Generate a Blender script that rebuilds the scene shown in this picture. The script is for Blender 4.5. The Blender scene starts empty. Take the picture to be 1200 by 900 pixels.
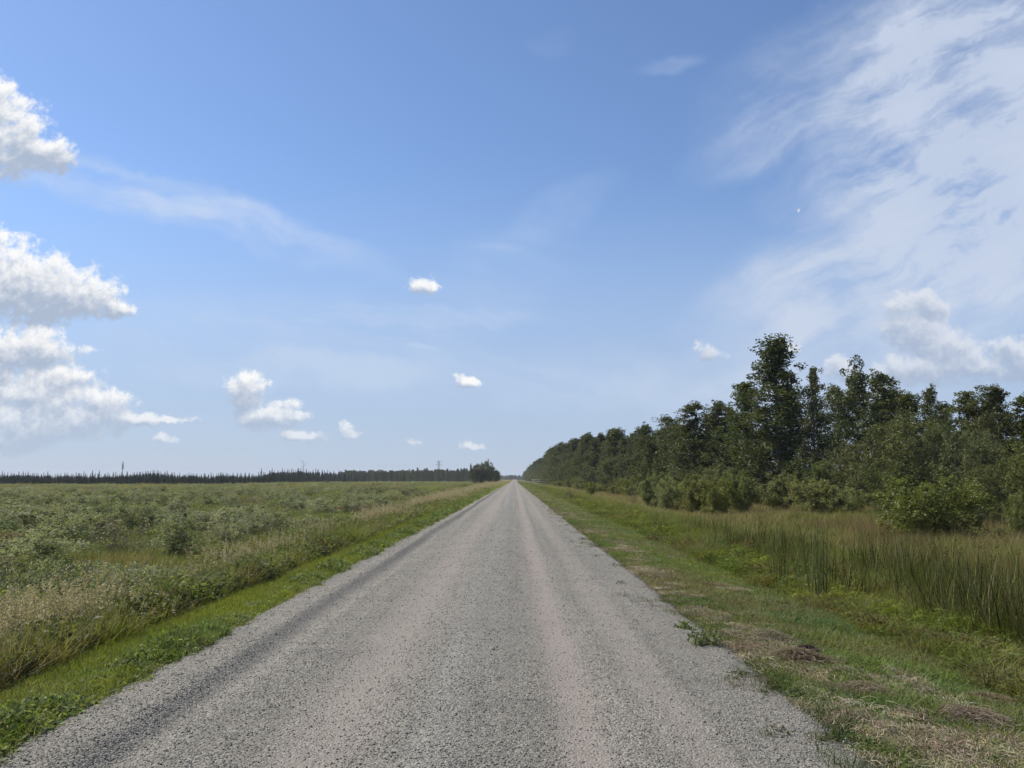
import bpy, math, random
import numpy as np
from mathutils import Vector, Matrix

S = bpy.context.scene
C = S.collection
R = math.radians
PI = math.pi
rng = np.random.default_rng(7)

# ------------------------------------------------------------------ camera
F = 942.0                      # focal length in pixels of a 1200 px wide frame
EYE = 1.65
PITCH, YAW = R(6.72), R(0.18)
cam_d = bpy.data.cameras.new('camera'); cam = bpy.data.objects.new('camera', cam_d); C.objects.link(cam)
cam_d.sensor_width = 36.0; cam_d.lens = 36.0 * F / 1200.0
cam_d.clip_start = 0.05; cam_d.clip_end = 20000
cam.location = (0, 0, EYE); cam.rotation_euler = (R(90) + PITCH, 0, YAW)
S.camera = cam

# ------------------------------------------------------------------ light
SUN_AZ, SUN_EL = 68.0, 50.0    # degrees to the left of the road direction, above the horizon
sd = Vector((-math.sin(R(SUN_AZ)) * math.cos(R(SUN_EL)), math.cos(R(SUN_AZ)) * math.cos(R(SUN_EL)), math.sin(R(SUN_EL))))
sl = bpy.data.lights.new('sun', 'SUN'); sun = bpy.data.objects.new('sun', sl); C.objects.link(sun)
sl.energy = 5.0; sl.angle = R(0.5); sl.color = (1.0, 0.955, 0.88)
sun.rotation_euler = (-sd).to_track_quat('-Z', 'Y').to_euler()
sun.location = (-60, 20, 80)
S.view_settings.view_transform = 'Standard'; S.view_settings.look = 'None'
S.view_settings.exposure = 0.3; S.view_settings.gamma = 1.0
S.view_settings.use_curve_mapping = False
S.render.engine = 'CYCLES'
S.cycles.max_bounces = 6; S.cycles.transparent_max_bounces = 8
S.cycles.diffuse_bounces = 3; S.cycles.glossy_bounces = 2; S.cycles.transmission_bounces = 4
S.cycles.use_denoising = True

SKY_STRENGTH = 0.08


class NT:
    """small helper for writing node trees"""
    def __init__(s, tree): s.t = tree; s.n = tree.nodes; s.l = tree.links
    def node(s, kind, **kw):
        n = s.n.new(kind)
        for k, v in kw.items(): setattr(n, k, v)
        return n
    def put(s, sock, v):
        if hasattr(v, 'is_output') or isinstance(v, bpy.types.NodeSocket): s.l.new(v, sock)
        elif v is not None: sock.default_value = v
    def m(s, op, a, b=None, c=None, clamp=False):
        n = s.node('ShaderNodeMath', operation=op); n.use_clamp = clamp
        s.put(n.inputs[0], a)
        if b is not None: s.put(n.inputs[1], b)
        if c is not None: s.put(n.inputs[2], c)
        return n.outputs[0]
    def v(s, op, a, b=None, out=0):
        n = s.node('ShaderNodeVectorMath', operation=op); s.put(n.inputs[0], a)
        if b is not None:
            if op == 'SCALE': s.put(n.inputs[3], b)
            else: s.put(n.inputs[1], b)
        return n.outputs[out]
    def dot(s, a, b): return s.v('DOT_PRODUCT', a, b, out=1)
    def xyz(s, x, y, z=0.0):
        n = s.node('ShaderNodeCombineXYZ'); s.put(n.inputs[0], x); s.put(n.inputs[1], y); s.put(n.inputs[2], z); return n.outputs[0]
    def sep(s, a): n = s.node('ShaderNodeSeparateXYZ'); s.put(n.inputs[0], a); return n.outputs
    def noise(s, vec, scale, detail=4.0, rough=0.55, dist=0.0, color=False):
        n = s.node('ShaderNodeTexNoise'); s.put(n.inputs['Vector'], vec); n.inputs['Scale'].default_value = scale
        n.inputs['Detail'].default_value = detail; n.inputs['Roughness'].default_value = rough; n.inputs['Distortion'].default_value = dist
        return n.outputs['Color' if color else 'Fac']
    def step(s, x, lo, hi, a=0.0, b=1.0, kind='SMOOTHSTEP'):
        n = s.node('ShaderNodeMapRange', interpolation_type=kind); s.put(n.inputs[0], x)
        for i, q in enumerate((lo, hi, a, b)): s.put(n.inputs[i + 1], q)
        return n.outputs[0]
    def mix(s, f, a, b, blend='MIX', clamp=True):
        n = s.node('ShaderNodeMix', data_type='RGBA', blend_type=blend); n.clamp_factor = clamp
        s.put(n.inputs[0], f); s.put(n.inputs[6], col4(a)); s.put(n.inputs[7], col4(b)); return n.outputs[2]


def col4(c):
    return (*c, 1.0) if isinstance(c, (tuple, list)) and len(c) == 3 else c


def uv(px, py):
    """sky direction (x/y, z/y) of a point given in the 1200x900 frame"""
    a, b = (px - 600) / F, (450 - py) / F
    y = math.cos(PITCH) - b * math.sin(PITCH); z = math.sin(PITCH) + b * math.cos(PITCH)
    x2 = a * math.cos(YAW) - y * math.sin(YAW); y2 = a * math.sin(YAW) + y * math.cos(YAW)
    return x2 / y2, z / y2


# ------------------------------------------------------------------ world: sky, clouds and the day moon, laid out by direction
world = bpy.data.worlds.new('World'); S.world = world; world.use_nodes = True
W = NT(world.node_tree); W.n.clear()
wout = W.node('ShaderNodeOutputWorld'); bg = W.node('ShaderNodeBackground'); W.l.new(bg.outputs[0], wout.inputs[0])
bg.inputs[1].default_value = SKY_STRENGTH
K = 1.0 / SKY_STRENGTH / 2 ** 0.3         # radiance 1.0 before the strength
sky = W.node('ShaderNodeTexSky', sky_type='NISHITA'); sky.sun_disc = False
sky.sun_elevation = R(SUN_EL); sky.sun_rotation = R(-SUN_AZ)
sky.altitude = 300; sky.air_density = 1.0; sky.dust_density = 0.45; sky.ozone_density = 2.0
tc = W.node('ShaderNodeTexCoord').outputs['Generated']
dx, dy, dz = W.sep(tc)
yy = W.m('MAXIMUM', W.m('ABSOLUTE', dy), 0.12)
U = W.m('DIVIDE', dx, yy); Vv = W.m('DIVIDE', dz, yy)
P = W.xyz(U, Vv, 0.0)

CUMULUS = [  # px, py, rx, ry
    (12, 165, 62, 52), (-28, 130, 60, 52), (62, 180, 30, 26), (-45, 190, 70, 50),
    (30, 330, 78, 42), (95, 352, 58, 26), (-30, 320, 70, 58), (140, 362, 24, 13),
    (60, 345, 92, 36), (0, 345, 80, 42), (20, 502, 80, 30), (92, 495, 62, 24), (70, 444, 60, 18),
    (35, 412, 70, 30), (-30, 420, 75, 52),
    (45, 470, 85, 38), (115, 474, 50, 22), (0, 505, 90, 34), (170, 493, 40, 9),
    (290, 458, 30, 28), (320, 490, 44, 17), (352, 511, 32, 9),
    (489, 337, 11, 8), (499, 333, 9, 9), (506, 338, 9, 6), (541, 447, 9, 6), (552, 449, 10, 5), (827, 411, 13, 10), (842, 415, 15, 6),
    (1058, 366, 28, 30), (1086, 358, 26, 22), (1072, 390, 40, 30), (1110, 412, 42, 30), (1085, 438, 70, 24), (1150, 432, 40, 24), (1178, 410, 26, 18), (1205, 424, 40, 28), (1040, 436, 34, 18), (920, 409, 26, 10), (984, 428, 11, 9), (992, 436, 16, 10), (972, 437, 14, 7),
    (408, 500, 9, 6), (412, 508, 12, 6), (548, 520, 8, 5), (557, 524, 10, 4), (186, 512, 8, 6), (196, 515, 9, 4), (485, 518, 12, 4), (340, 474, 14, 6), (205, 492, 26, 5),
]
cg = bpy.data.node_groups.new('cumulus_density', 'ShaderNodeTree')
cg.interface.new_socket('Vector', in_out='INPUT', socket_type='NodeSocketVector')
cg.interface.new_socket('Density', in_out='OUTPUT', socket_type='NodeSocketFloat')
G = NT(cg); gi = G.node('NodeGroupInput'); go = G.node('NodeGroupOutput')
gp = gi.outputs[0]
warp = G.v('SUBTRACT', G.noise(gp, 48.0, 4.0, 0.65, color=True), (0.5, 0.5, 0.5))
wp = G.v('ADD', gp, G.v('MULTIPLY', warp, (0.030, 0.018, 0.0)))
cg.interface.new_socket('Height', in_out='OUTPUT', socket_type='NodeSocketFloat')
acc = None
for (px, py, rx, ry) in CUMULUS:                   # soft union of puffs: sum of (w*x, w*y, w)
    cu, cv = uv(px, py); au = abs(uv(px + rx, py)[0] - cu); av = abs(uv(px, py - ry)[1] - cv); zc = 1.0
    if rx < 16: au *= 1.65; av *= 1.65; zc = 1.20   # small clouds: thin and ragged
    n_ = G.node('ShaderNodeVectorMath', operation='MULTIPLY_ADD'); G.put(n_.inputs[0], wp)
    n_.inputs[1].default_value = (1 / au, 1 / av, 0); n_.inputs[2].default_value = (-cu / au, -cv / av, zc)
    q = n_.outputs[0]
    q = G.v('SCALE', q, G.m('POWER', 0.03, G.dot(q, q)))
    acc = q if acc is None else G.v('ADD', acc, q)
_, num, den = G.sep(acc)
den = G.m('ADD', den, 1e-8)
best = G.m('SUBTRACT', G.m('MULTIPLY', G.m('LOGARITHM', den, math.e), -1 / 3.5066), 1.0)
nz = G.noise(gp, 21.0, 8.0, 0.58)
nb = G.noise(gp, 60.0, 7.0, 0.64)
dens = G.m('ADD', G.m('SUBTRACT', 1.0, best), G.m('ADD', G.m('MULTIPLY', G.m('SUBTRACT', nz, 0.5), 2.2), G.m('MULTIPLY', G.m('SUBTRACT', nb, 0.5), 2.5)))
dens = G.m('MAXIMUM', dens, -2.5)
G.l.new(dens, go.inputs[0]); G.l.new(G.m('DIVIDE', num, den), go.inputs[1])


def density(vec):
    n = W.node('ShaderNodeGroup'); n.node_tree = cg; W.put(n.inputs[0], vec); return n.outputs


D0, Hc = density(P)
D1 = density(W.v('ADD', P, (0.004, 0.010, 0)))[0]
c_alpha = W.step(D0, -0.08, 0.80)
lit = W.m('ADD', W.m('MULTIPLY', Hc, 0.85), W.m('MULTIPLY', W.m('SUBTRACT', D0, D1), 0.75))
c_lit = W.step(W.m('ADD', lit, W.m('MULTIPLY', W.m('SUBTRACT', 0.75, D0), 0.36)), -0.62, 0.95)

VEILS = [  # px, py, rx, ry, angle, strength
    (1190, 130, 260, 200, 20, 1.3), (1010, 70, 230, 90, 25, 0.50), (1110, 200, 240, 70, 10, 0.75), (900, 160, 120, 42, 25, 0.42),
    (1120, 320, 330, 110, 12, 1.0), (980, 340, 200, 70, 14, 0.45),
    (130, 212, 170, 36, -14, 0.75), (310, 268, 190, 30, -17, 0.70), (785, 73, 50, 16, 12, 0.30), (645, 48, 40, 18, 0, 0.12),
    (640, 255, 130, 30, 33, 0.20), (575, 330, 120, 70, 40, 0.18), (450, 357, 80, 7, 0, 0.35), (492, 410, 28, 5, 0, 0.50),
    (350, 435, 190, 26, -2, 0.80), (290, 400, 300, 70, 0, 0.42), (700, 445, 400, 44, 0, 0.55), (900, 470, 300, 40, 0, 0.45), (500, 372, 160, 14, 0, 0.45),
]
fib = W.noise(P, 7.0, 6.0, 0.6, 0.35)
warp2 = W.v('SUBTRACT', W.noise(P, 9.0, 4.0, 0.6, color=True), (0.5, 0.5, 0.5))
VP = W.v('ADD', P, W.v('SCALE', warp2, 0.065))
rv = W.node('ShaderNodeVectorRotate', rotation_type='Z_AXIS'); W.put(rv.inputs['Vector'], VP); rv.inputs['Angle'].default_value = R(-27)
streak = W.noise(W.v('MULTIPLY', rv.outputs[0], (4.0, 24.0, 1.0)), 1.0, 8.0, 0.62, 0.12)
rv2 = W.node('ShaderNodeVectorRotate', rotation_type='Z_AXIS'); W.put(rv2.inputs['Vector'], VP); rv2.inputs['Angle'].default_value = R(15)
streak2 = W.noise(W.v('MULTIPLY', rv2.outputs[0], (4.0, 34.0, 1.0)), 1.0, 7.0, 0.60, 0.3)
right = W.step(U, 0.05, 0.35)
streak = W.m('ADD', W.m('MULTIPLY', streak, right), W.m('MULTIPLY', streak2, W.m('SUBTRACT', 1.0, right)))
v_sum = None
for (px, py, rx, ry, ang, st) in VEILS:
    cu, cv = uv(px, py); au = rx / F; av = ry / F; ca, sa = math.cos(R(ang)), math.sin(R(ang))
    q = W.v('SUBTRACT', VP, (cu, cv, 0))
    a = W.dot(q, (ca / au, sa / au, 0)); b = W.dot(q, (-sa / av, ca / av, 0))
    d2 = W.m('ADD', W.m('MULTIPLY', a, a), W.m('MULTIPLY', b, b))
    f = W.m('MULTIPLY', W.step(d2, 1.25, 0.0), st)
    v_sum = f if v_sum is None else W.m('ADD', v_sum, f)
tex = W.m('ADD', W.m('MULTIPLY', W.m('SUBTRACT', fib, 0.5), 1.5), W.m('MULTIPLY', W.m('SUBTRACT', streak, 0.5), 2.1))
v_alpha = W.m('MULTIPLY', v_sum, W.m('ADD', 0.62, tex), clamp=True)
v_alpha = W.m('MULTIPLY', W.m('MINIMUM', W.m('MAXIMUM', v_alpha, 0.0), 0.92), W.m('ADD', 0.62, W.m('MULTIPLY', W.m('ADD', fib, streak), 0.36)))
v_alpha = W.m('MINIMUM', v_alpha, 1.0)

base = sky.outputs[0]
base = W.mix(1.0, base, (1.23, 1.35, 1.54), 'MULTIPLY')
# pale air low over the horizon
hz = W.step(Vv, 0.0, 0.46, 1.0, 0.0, 'SMOOTHERSTEP')
base = W.mix(W.m('MULTIPLY', hz, 0.80), base, (0.405 * K, 0.500 * K, 0.690 * K))
veil_col = W.mix(right, W.mix(W.step(Vv, 0.10, 0.30), (0.53 * K, 0.65 * K, 0.84 * K), (0.56 * K, 0.68 * K, 0.90 * K)), (0.61 * K, 0.685 * K, 0.825 * K))
c = W.mix(W.m('MULTIPLY', v_alpha, 0.9), base, veil_col)
cl_dark = W.mix(right, (0.42 * K, 0.50 * K, 0.64 * K), (0.40 * K, 0.48 * K, 0.63 * K))
cl_lite = W.mix(right, (0.98 * K, 0.98 * K, 0.98 * K), (0.74 * K, 0.78 * K, 0.85 * K))
cl = W.mix(c_lit, cl_dark, cl_lite)
# far low clouds sink into the pale air
low = W.step(Vv, 0.01, 0.13, 0.45, 1.0)
opac = W.m('MULTIPLY', W.m('MULTIPLY', c_alpha, low), W.m('SUBTRACT', 1.0, W.m('MULTIPLY', right, 0.15)))
c = W.mix(opac, c, cl)
# day moon: half disc, lit on the sun's side
mu, mv = uv(937, 247)
mq = W.v('SUBTRACT', P, (mu, mv, 0)); md = W.v('LENGTH', mq, out=1)
ml = W.dot(mq, (-0.9, 0.25, 0))
moon = W.m('MULTIPLY', W.step(md, 0.0031, 0.0023), W.step(ml, -0.0004, 0.0006))
c = W.mix(moon, c, (0.62 * K, 0.68 * K, 0.76 * K))
W.l.new(c, bg.inputs[0])
world.cycles.sampling_method = 'MANUAL'; world.cycles.sample_map_resolution = 512

# ------------------------------------------------------------------ tagging
def tag(o, label=None, cat=None, group=None, kind=None):
    if label: o['label'] = label
    if cat: o['category'] = cat
    if group: o['group'] = group
    if kind: o['kind'] = kind
    return o


def empty(name, loc, rz=0.0, sc=(1, 1, 1)):
    o = bpy.data.objects.new(name, None); C.objects.link(o)
    o.location = loc; o.rotation_euler = (0, 0, rz); o.scale = sc; o.empty_display_size = 0.3
    return o


def link(name, me, parent=None, coll=None):
    o = bpy.data.objects.new(name, me); (coll or C).objects.link(o)
    if parent is not None: o.parent = parent
    return o


def copy_tree(o, parent=None):
    c_ = o.copy(); C.objects.link(c_); c_.parent = parent
    for ch in o.children: copy_tree(ch, c_)
    return c_


# ------------------------------------------------------------------ mesh helpers
def mesh(name, parts, mats, smooth=False):
    """parts: list of (V (n,3), F (m,4) quads, material index, {attr: per-vertex float})"""
    me = bpy.data.meshes.new(name)
    vs, fs, mi, at = [], [], [], {}
    off = 0; keys = set()
    for p in parts: keys |= set(p[3].keys())
    for V, Fq, m_, a in parts:
        V = np.asarray(V, float).reshape(-1, 3); Fq = np.asarray(Fq, int).reshape(-1, 4)
        vs.append(V); fs.append(Fq + off); mi.append(np.full(len(Fq), m_)); off += len(V)
        for k in keys:
            x = a.get(k, 0.0); at.setdefault(k, []).append(np.broadcast_to(np.asarray(x, float), (len(V),)))
    V = np.concatenate(vs); Fq = np.concatenate(fs); mi = np.concatenate(mi)
    me.vertices.add(len(V)); me.vertices.foreach_set('co', V.astype(np.float32).ravel())
    me.loops.add(Fq.size); me.loops.foreach_set('vertex_index', Fq.astype(np.int32).ravel())
    me.polygons.add(len(Fq)); me.polygons.foreach_set('loop_start', np.arange(0, Fq.size, 4, dtype=np.int32))
    me.polygons.foreach_set('material_index', mi.astype(np.int32))
    if smooth: me.polygons.foreach_set('use_smooth', np.ones(len(Fq), bool))
    for k in keys:
        a = me.attributes.new(k, 'FLOAT', 'POINT'); a.data.foreach_set('value', np.concatenate(at[k]).astype(np.float32))
    for m_ in mats: me.materials.append(m_)
    me.update(calc_edges=True); me.validate(clean_customdata=False)
    return me


def tube(pts, radii, n=6):
    pts = np.asarray(pts, float); radii = np.asarray(radii, float)
    d = np.gradient(pts, axis=0); d /= np.linalg.norm(d, axis=1)[:, None] + 1e-9
    ref = np.array([1.0, 0, 0]) if abs(d[0, 0]) < 0.8 else np.array([0, 1.0, 0])
    a = np.cross(d, ref); a /= np.linalg.norm(a, axis=1)[:, None]; b = np.cross(d, a)
    t = np.linspace(0, 2 * PI, n, endpoint=False)
    V = pts[:, None] + radii[:, None, None] * (np.cos(t)[None, :, None] * a[:, None] + np.sin(t)[None, :, None] * b[:, None])
    k = len(pts); i = np.arange(k - 1)[:, None] * n; j = np.arange(n)[None]; j2 = (j + 1) % n
    Fq = np.stack([i + j, i + j2, i + n + j2, i + n + j], -1).reshape(-1, 4)
    return V.reshape(-1, 3), Fq


def rand_dirs(n, r, up=0.0):
    d = r.normal(size=(n, 3)); d[:, 2] += up
    return d / (np.linalg.norm(d, axis=1)[:, None] + 1e-9)


def leaves(Pc, size, r, aspect=0.55, up=0.5, hang=0.0):
    """kite-shaped leaves at points Pc; size scalar or (n,)"""
    n = len(Pc); nrm = rand_dirs(n, r, up); t = rand_dirs(n, r, -hang)
    t -= nrm * (t * nrm).sum(1)[:, None]; t /= np.linalg.norm(t, axis=1)[:, None] + 1e-9
    b = np.cross(nrm, t); s = np.broadcast_to(np.asarray(size, float), (n,))[:, None]
    fold = nrm * s * 0.18
    V = np.stack([Pc - t * s, Pc + b * s * aspect - t * s * 0.1 + fold, Pc + t * s, Pc - b * s * aspect - t * s * 0.1 + fold], 1)
    return V.reshape(-1, 3), np.arange(4 * n).reshape(n, 4)


def blades(n, r, radius, h, w, lean=0.35, curve=0.5, seg=3, base=None, hvar=0.35):
    """n bent tapered blades rising from a disc"""
    if base is None:
        a = r.uniform(0, 2 * PI, n); q = radius * np.sqrt(r.uniform(0, 1, n)); base = np.stack([np.cos(a) * q, np.sin(a) * q, np.full(n, -0.02)], 1)
    n = len(base)
    L = h * (1 + hvar * r.uniform(-1, 1, n)); az = r.uniform(0, 2 * PI, n); ln = lean * r.uniform(0.1, 1, n); cv = curve * r.uniform(0.1, 1, n)
    face = az + PI / 2 + r.normal(0, 0.5, n)
    sx = np.stack([np.cos(face), np.sin(face), np.zeros(n)], 1)
    dirx = np.stack([np.cos(az), np.sin(az), np.zeros(n)], 1)
    rows = []
    pos = base.copy(); ww = w * r.uniform(0.6, 1.25, n)
    for k in range(seg + 1):
        f = k / seg; wk = (ww * (1 - f ** 1.6) + 0.0006)[:, None] * 0.5
        rows.append((pos - sx * wk, pos + sx * wk))
        ang = ln + cv * f * 1.6
        pos = pos + (np.stack([np.zeros(n), np.zeros(n), np.cos(ang)], 1) + dirx * np.sin(ang)[:, None]) * (L / seg)[:, None]
    V = np.stack([x for ab in rows for x in ab], 1)                # n, 2(seg+1), 3
    m_ = 2 * (seg + 1); o = np.arange(n)[:, None] * m_
    Fq = np.concatenate([np.stack([o[:, 0] + 2 * k, o[:, 0] + 2 * k + 1, o[:, 0] + 2 * k + 3, o[:, 0] + 2 * k + 2], 1) for k in range(seg)])
    tips = pos
    var = np.repeat(r.uniform(0, 1, n), m_)
    return V.reshape(-1, 3), Fq, var, tips


# ------------------------------------------------------------------ materials
def new_mat(name):
    m_ = bpy.data.materials.new(name); m_.use_nodes = True; m_.node_tree.nodes.clear(); return m_, NT(m_.node_tree)


def leaf_shader(T, colr, trans=0.35, rough=0.55, spec=0.12, warm=(1.15, 1.1, 0.55)):
    p = T.node('ShaderNodeBsdfPrincipled'); T.put(p.inputs['Base Color'], colr)
    p.inputs['Roughness'].default_value = rough; p.inputs['Specular IOR Level'].default_value = spec
    out = T.node('ShaderNodeOutputMaterial')
    if trans > 0:
        tr = T.node('ShaderNodeBsdfTranslucent'); T.put(tr.inputs[0], T.mix(1.0, colr, warm, 'MULTIPLY'))
        mx = T.node('ShaderNodeMixShader'); mx.inputs[0].default_value = trans
        T.l.new(p.outputs[0], mx.inputs[1]); T.l.new(tr.outputs[0], mx.inputs[2]); T.l.new(mx.outputs[0], out.inputs[0])
    else: T.l.new(p.outputs[0], out.inputs[0])


def foliage(name, dark, light, trans=0.3, rough=0.55, spec=0.3, spread=0.35):
    """leaves of a thing: colour by leaf cluster, shifted a little from one plant to the next"""
    m_, T = new_mat(name)
    a = T.node('ShaderNodeAttribute'); a.attribute_name = 'var'
    oi = T.node('ShaderNodeObjectInfo')
    g = T.node('ShaderNodeNewGeometry')
    f = T.m('ADD', T.m('MULTIPLY', a.outputs['Fac'], 0.75), T.m('MULTIPLY', T.noise(g.outputs['Position'], 0.35, 3.0), 0.30), clamp=True)
    c_ = T.mix(f, dark, light)
    h = T.node('ShaderNodeHueSaturation'); T.put(h.inputs['Color'], c_)
    T.put(h.inputs['Hue'], T.m('ADD', 0.5, T.m('MULTIPLY', T.m('SUBTRACT', oi.outputs['Random'], 0.5), 0.03)))
    T.put(h.inputs['Saturation'], T.m('ADD', 1.0, T.m('MULTIPLY', T.m('SUBTRACT', T.m('FRACT', T.m('MULTIPLY', oi.outputs['Random'], 7.3)), 0.5), 0.3)))
    T.put(h.inputs['Value'], T.m('ADD', 1.0, T.m('MULTIPLY', T.m('SUBTRACT', T.m('FRACT', T.m('MULTIPLY', oi.outputs['Random'], 13.7)), 0.5), spread)))
    leaf_shader(T, h.outputs[0], trans, rough, spec)
    return m_


def tinted(name, second=(0.26, 0.20, 0.11), trans=0.40, rough=0.55, spec=0.12):
    """ground cover: colour carried by every plant, second colour for seed heads and dry tips"""
    m_, T = new_mat(name)
    a = T.node('ShaderNodeAttribute'); a.attribute_name = 'tint'; a.attribute_type = 'INSTANCER'
    v_ = T.node('ShaderNodeAttribute'); v_.attribute_name = 'var'
    d = T.node('ShaderNodeAttribute'); d.attribute_name = 'head'
    k = T.m('ADD', 0.62, T.m('MULTIPLY', v_.outputs['Fac'], 0.76))
    c_ = T.v('SCALE', a.outputs['Vector'], k)
    c_ = T.mix(d.outputs['Fac'], c_, second)
    leaf_shader(T, c_, trans, rough, spec)
    return m_


def bark(name, a, b, scale=6.0):
    m_, T = new_mat(name); g = T.node('ShaderNodeNewGeometry')
    n = T.noise(T.v('MULTIPLY', g.outputs['Position'], (1, 1, 0.35)), scale, 5.0)
    p = T.node('ShaderNodeBsdfPrincipled'); T.put(p.inputs['Base Color'], T.mix(T.step(n, 0.35, 0.65), a, b)); p.inputs['Roughness'].default_value = 0.9
    o = T.node('ShaderNodeOutputMaterial'); T.l.new(p.outputs[0], o.inputs[0]); return m_


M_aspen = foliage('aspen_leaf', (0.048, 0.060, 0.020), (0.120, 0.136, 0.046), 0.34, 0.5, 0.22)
M_willow = foliage('willow_leaf', (0.070, 0.085, 0.026), (0.165, 0.180, 0.062), 0.35)
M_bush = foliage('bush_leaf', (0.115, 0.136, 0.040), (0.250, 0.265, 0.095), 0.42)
M_dome = foliage('dome_bush_leaf', (0.095, 0.112, 0.032), (0.210, 0.225, 0.075), 0.38)
M_marsh = foliage('marsh_shrub_leaf', (0.160, 0.185, 0.095), (0.320, 0.335, 0.220), 0.42, 0.55, 0.12)
M_dead = foliage('dry_twig', (0.075, 0.05, 0.035), (0.16, 0.12, 0.085), 0.1)
M_spruce = foliage('spruce_needle', (0.022, 0.034, 0.018), (0.048, 0.066, 0.032), 0.1, 0.7, 0.1)
M_farleaf = foliage('far_leaf', (0.022, 0.036, 0.016), (0.05, 0.072, 0.030), 0.15)
M_bark = bark('bark_grey', (0.10, 0.09, 0.075), (0.22, 0.20, 0.17))
M_birch = bark('bark_pale', (0.30, 0.28, 0.24), (0.48, 0.46, 0.41), 4.0)
M_twig = bark('bark_dark', (0.05, 0.04, 0.03), (0.12, 0.10, 0.08), 14.0)
M_cover = tinted('grass_blade')
M_straw = tinted('dry_straw', (0.43, 0.365, 0.22), 0.2, 0.6, 0.12)
M_reed = tinted('reed_blade', (0.055, 0.030, 0.016), 0.40, 0.6, 0.04)


# ------------------------------------------------------------------ ground and road
ROAD_L, ROAD_R = -3.04, 1.98


def sm(x, a, b):
    t = np.clip((x - a) / (b - a), 0, 1); return t * t * (3 - 2 * t)


def wob(y, s, amp, ph):
    return amp * (np.sin(y / s + ph) + 0.6 * np.sin(y / (s * 0.43) + 2.1 * ph) + 0.4 * np.sin(y / (s * 0.19) + 3.7 * ph)) / 2.0


def value_noise(x, y, seed=0):
    xi = np.floor(x).astype(np.int64); yi = np.floor(y).astype(np.int64); fx = x - xi; fy = y - yi
    fx = fx * fx * (3 - 2 * fx); fy = fy * fy * (3 - 2 * fy)
    def h(a, b):
        n = (a * 374761393 + b * 668265263 + seed * 974634777) & 0x7fffffff
        n = ((n ^ (n >> 13)) * 1274126177) & 0x7fffffff
        return ((n ^ (n >> 16)) & 0xffff) / 65535.0
    return (h(xi, yi) * (1 - fx) + h(xi + 1, yi) * fx) * (1 - fy) + (h(xi, yi + 1) * (1 - fx) + h(xi + 1, yi + 1) * fx) * fy


def fbm(x, y, s, seed=0):
    return (value_noise(x / s, y / s, seed) * 4 + value_noise(x / s * 2.1, y / s * 2.1, seed + 1) * 2 + value_noise(x / s * 4.3, y / s * 4.3, seed + 2)) / 7.0


def ground_z(x, y):
    x = np.asarray(x, float); y = np.asarray(y, float)
    z = np.interp(x, [-400, -30, -9, -6.6, -5.2, -4.4, -3.48, -3.1, 0, 1.95, 2.34, 3.2, 4.6, 6.0, 7.2, 12, 17, 22, 60, 400],
                  [-0.7, -0.72, -0.74, -0.78, -0.45, -0.22, -0.08, -0.16, -0.16, -0.16, -0.08, -0.14, -0.32, -0.60, -0.72, -0.68, -0.6, -0.45, -0.4, -0.4])
    out = sm(np.abs(x), 6.5, 12.0)
    z = z + out * (fbm(x, y, 5.0, 3) - 0.5) * 0.35
    z = z + (sm(x, -3.3, -3.6) * (1 - out) + sm(x, 2.2, 2.6) * (1 - out)) * (fbm(x, y, 0.5, 9) - 0.5) * 0.05
    return z


def road_z(x, y):
    x = np.asarray(x, float); y = np.asarray(y, float)
    z = -0.022 * np.abs(x + 0.5)
    rx = -2.52 + wob(y, 6.0, 0.06, 0.3)
    z = z + 0.075 * np.exp(-((x - rx + 0.12) / 0.13) ** 2) - 0.02 * np.exp(-((x - rx - 0.12) / 0.12) ** 2)
    for xc, d, ph in ((0.40, 0.014, 1.0), (-1.35, 0.012, 2.0), (1.35, -0.012, 3.0), (-0.45, -0.010, 4.0)):
        z = z - d * np.exp(-((x - xc - wob(y, 9.0, 0.08, ph)) / 0.22) ** 2)
    z = z + (fbm(x, y, 0.35, 21) - 0.5) * 0.022
    return z


def grid_mesh(name, xs, ys, zf, mats):
    X, Y = np.meshgrid(xs, ys); Z = zf(X, Y); n = len(xs)
    V = np.stack([X, Y, Z], -1).reshape(-1, 3)
    i, j = np.meshgrid(np.arange(len(ys) - 1), np.arange(n - 1), indexing='ij'); o = (i * n + j).ravel()
    return mesh(name, [(V, np.stack([o, o + 1, o + n + 1, o + n], 1), 0, {})], mats, smooth=True)


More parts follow.
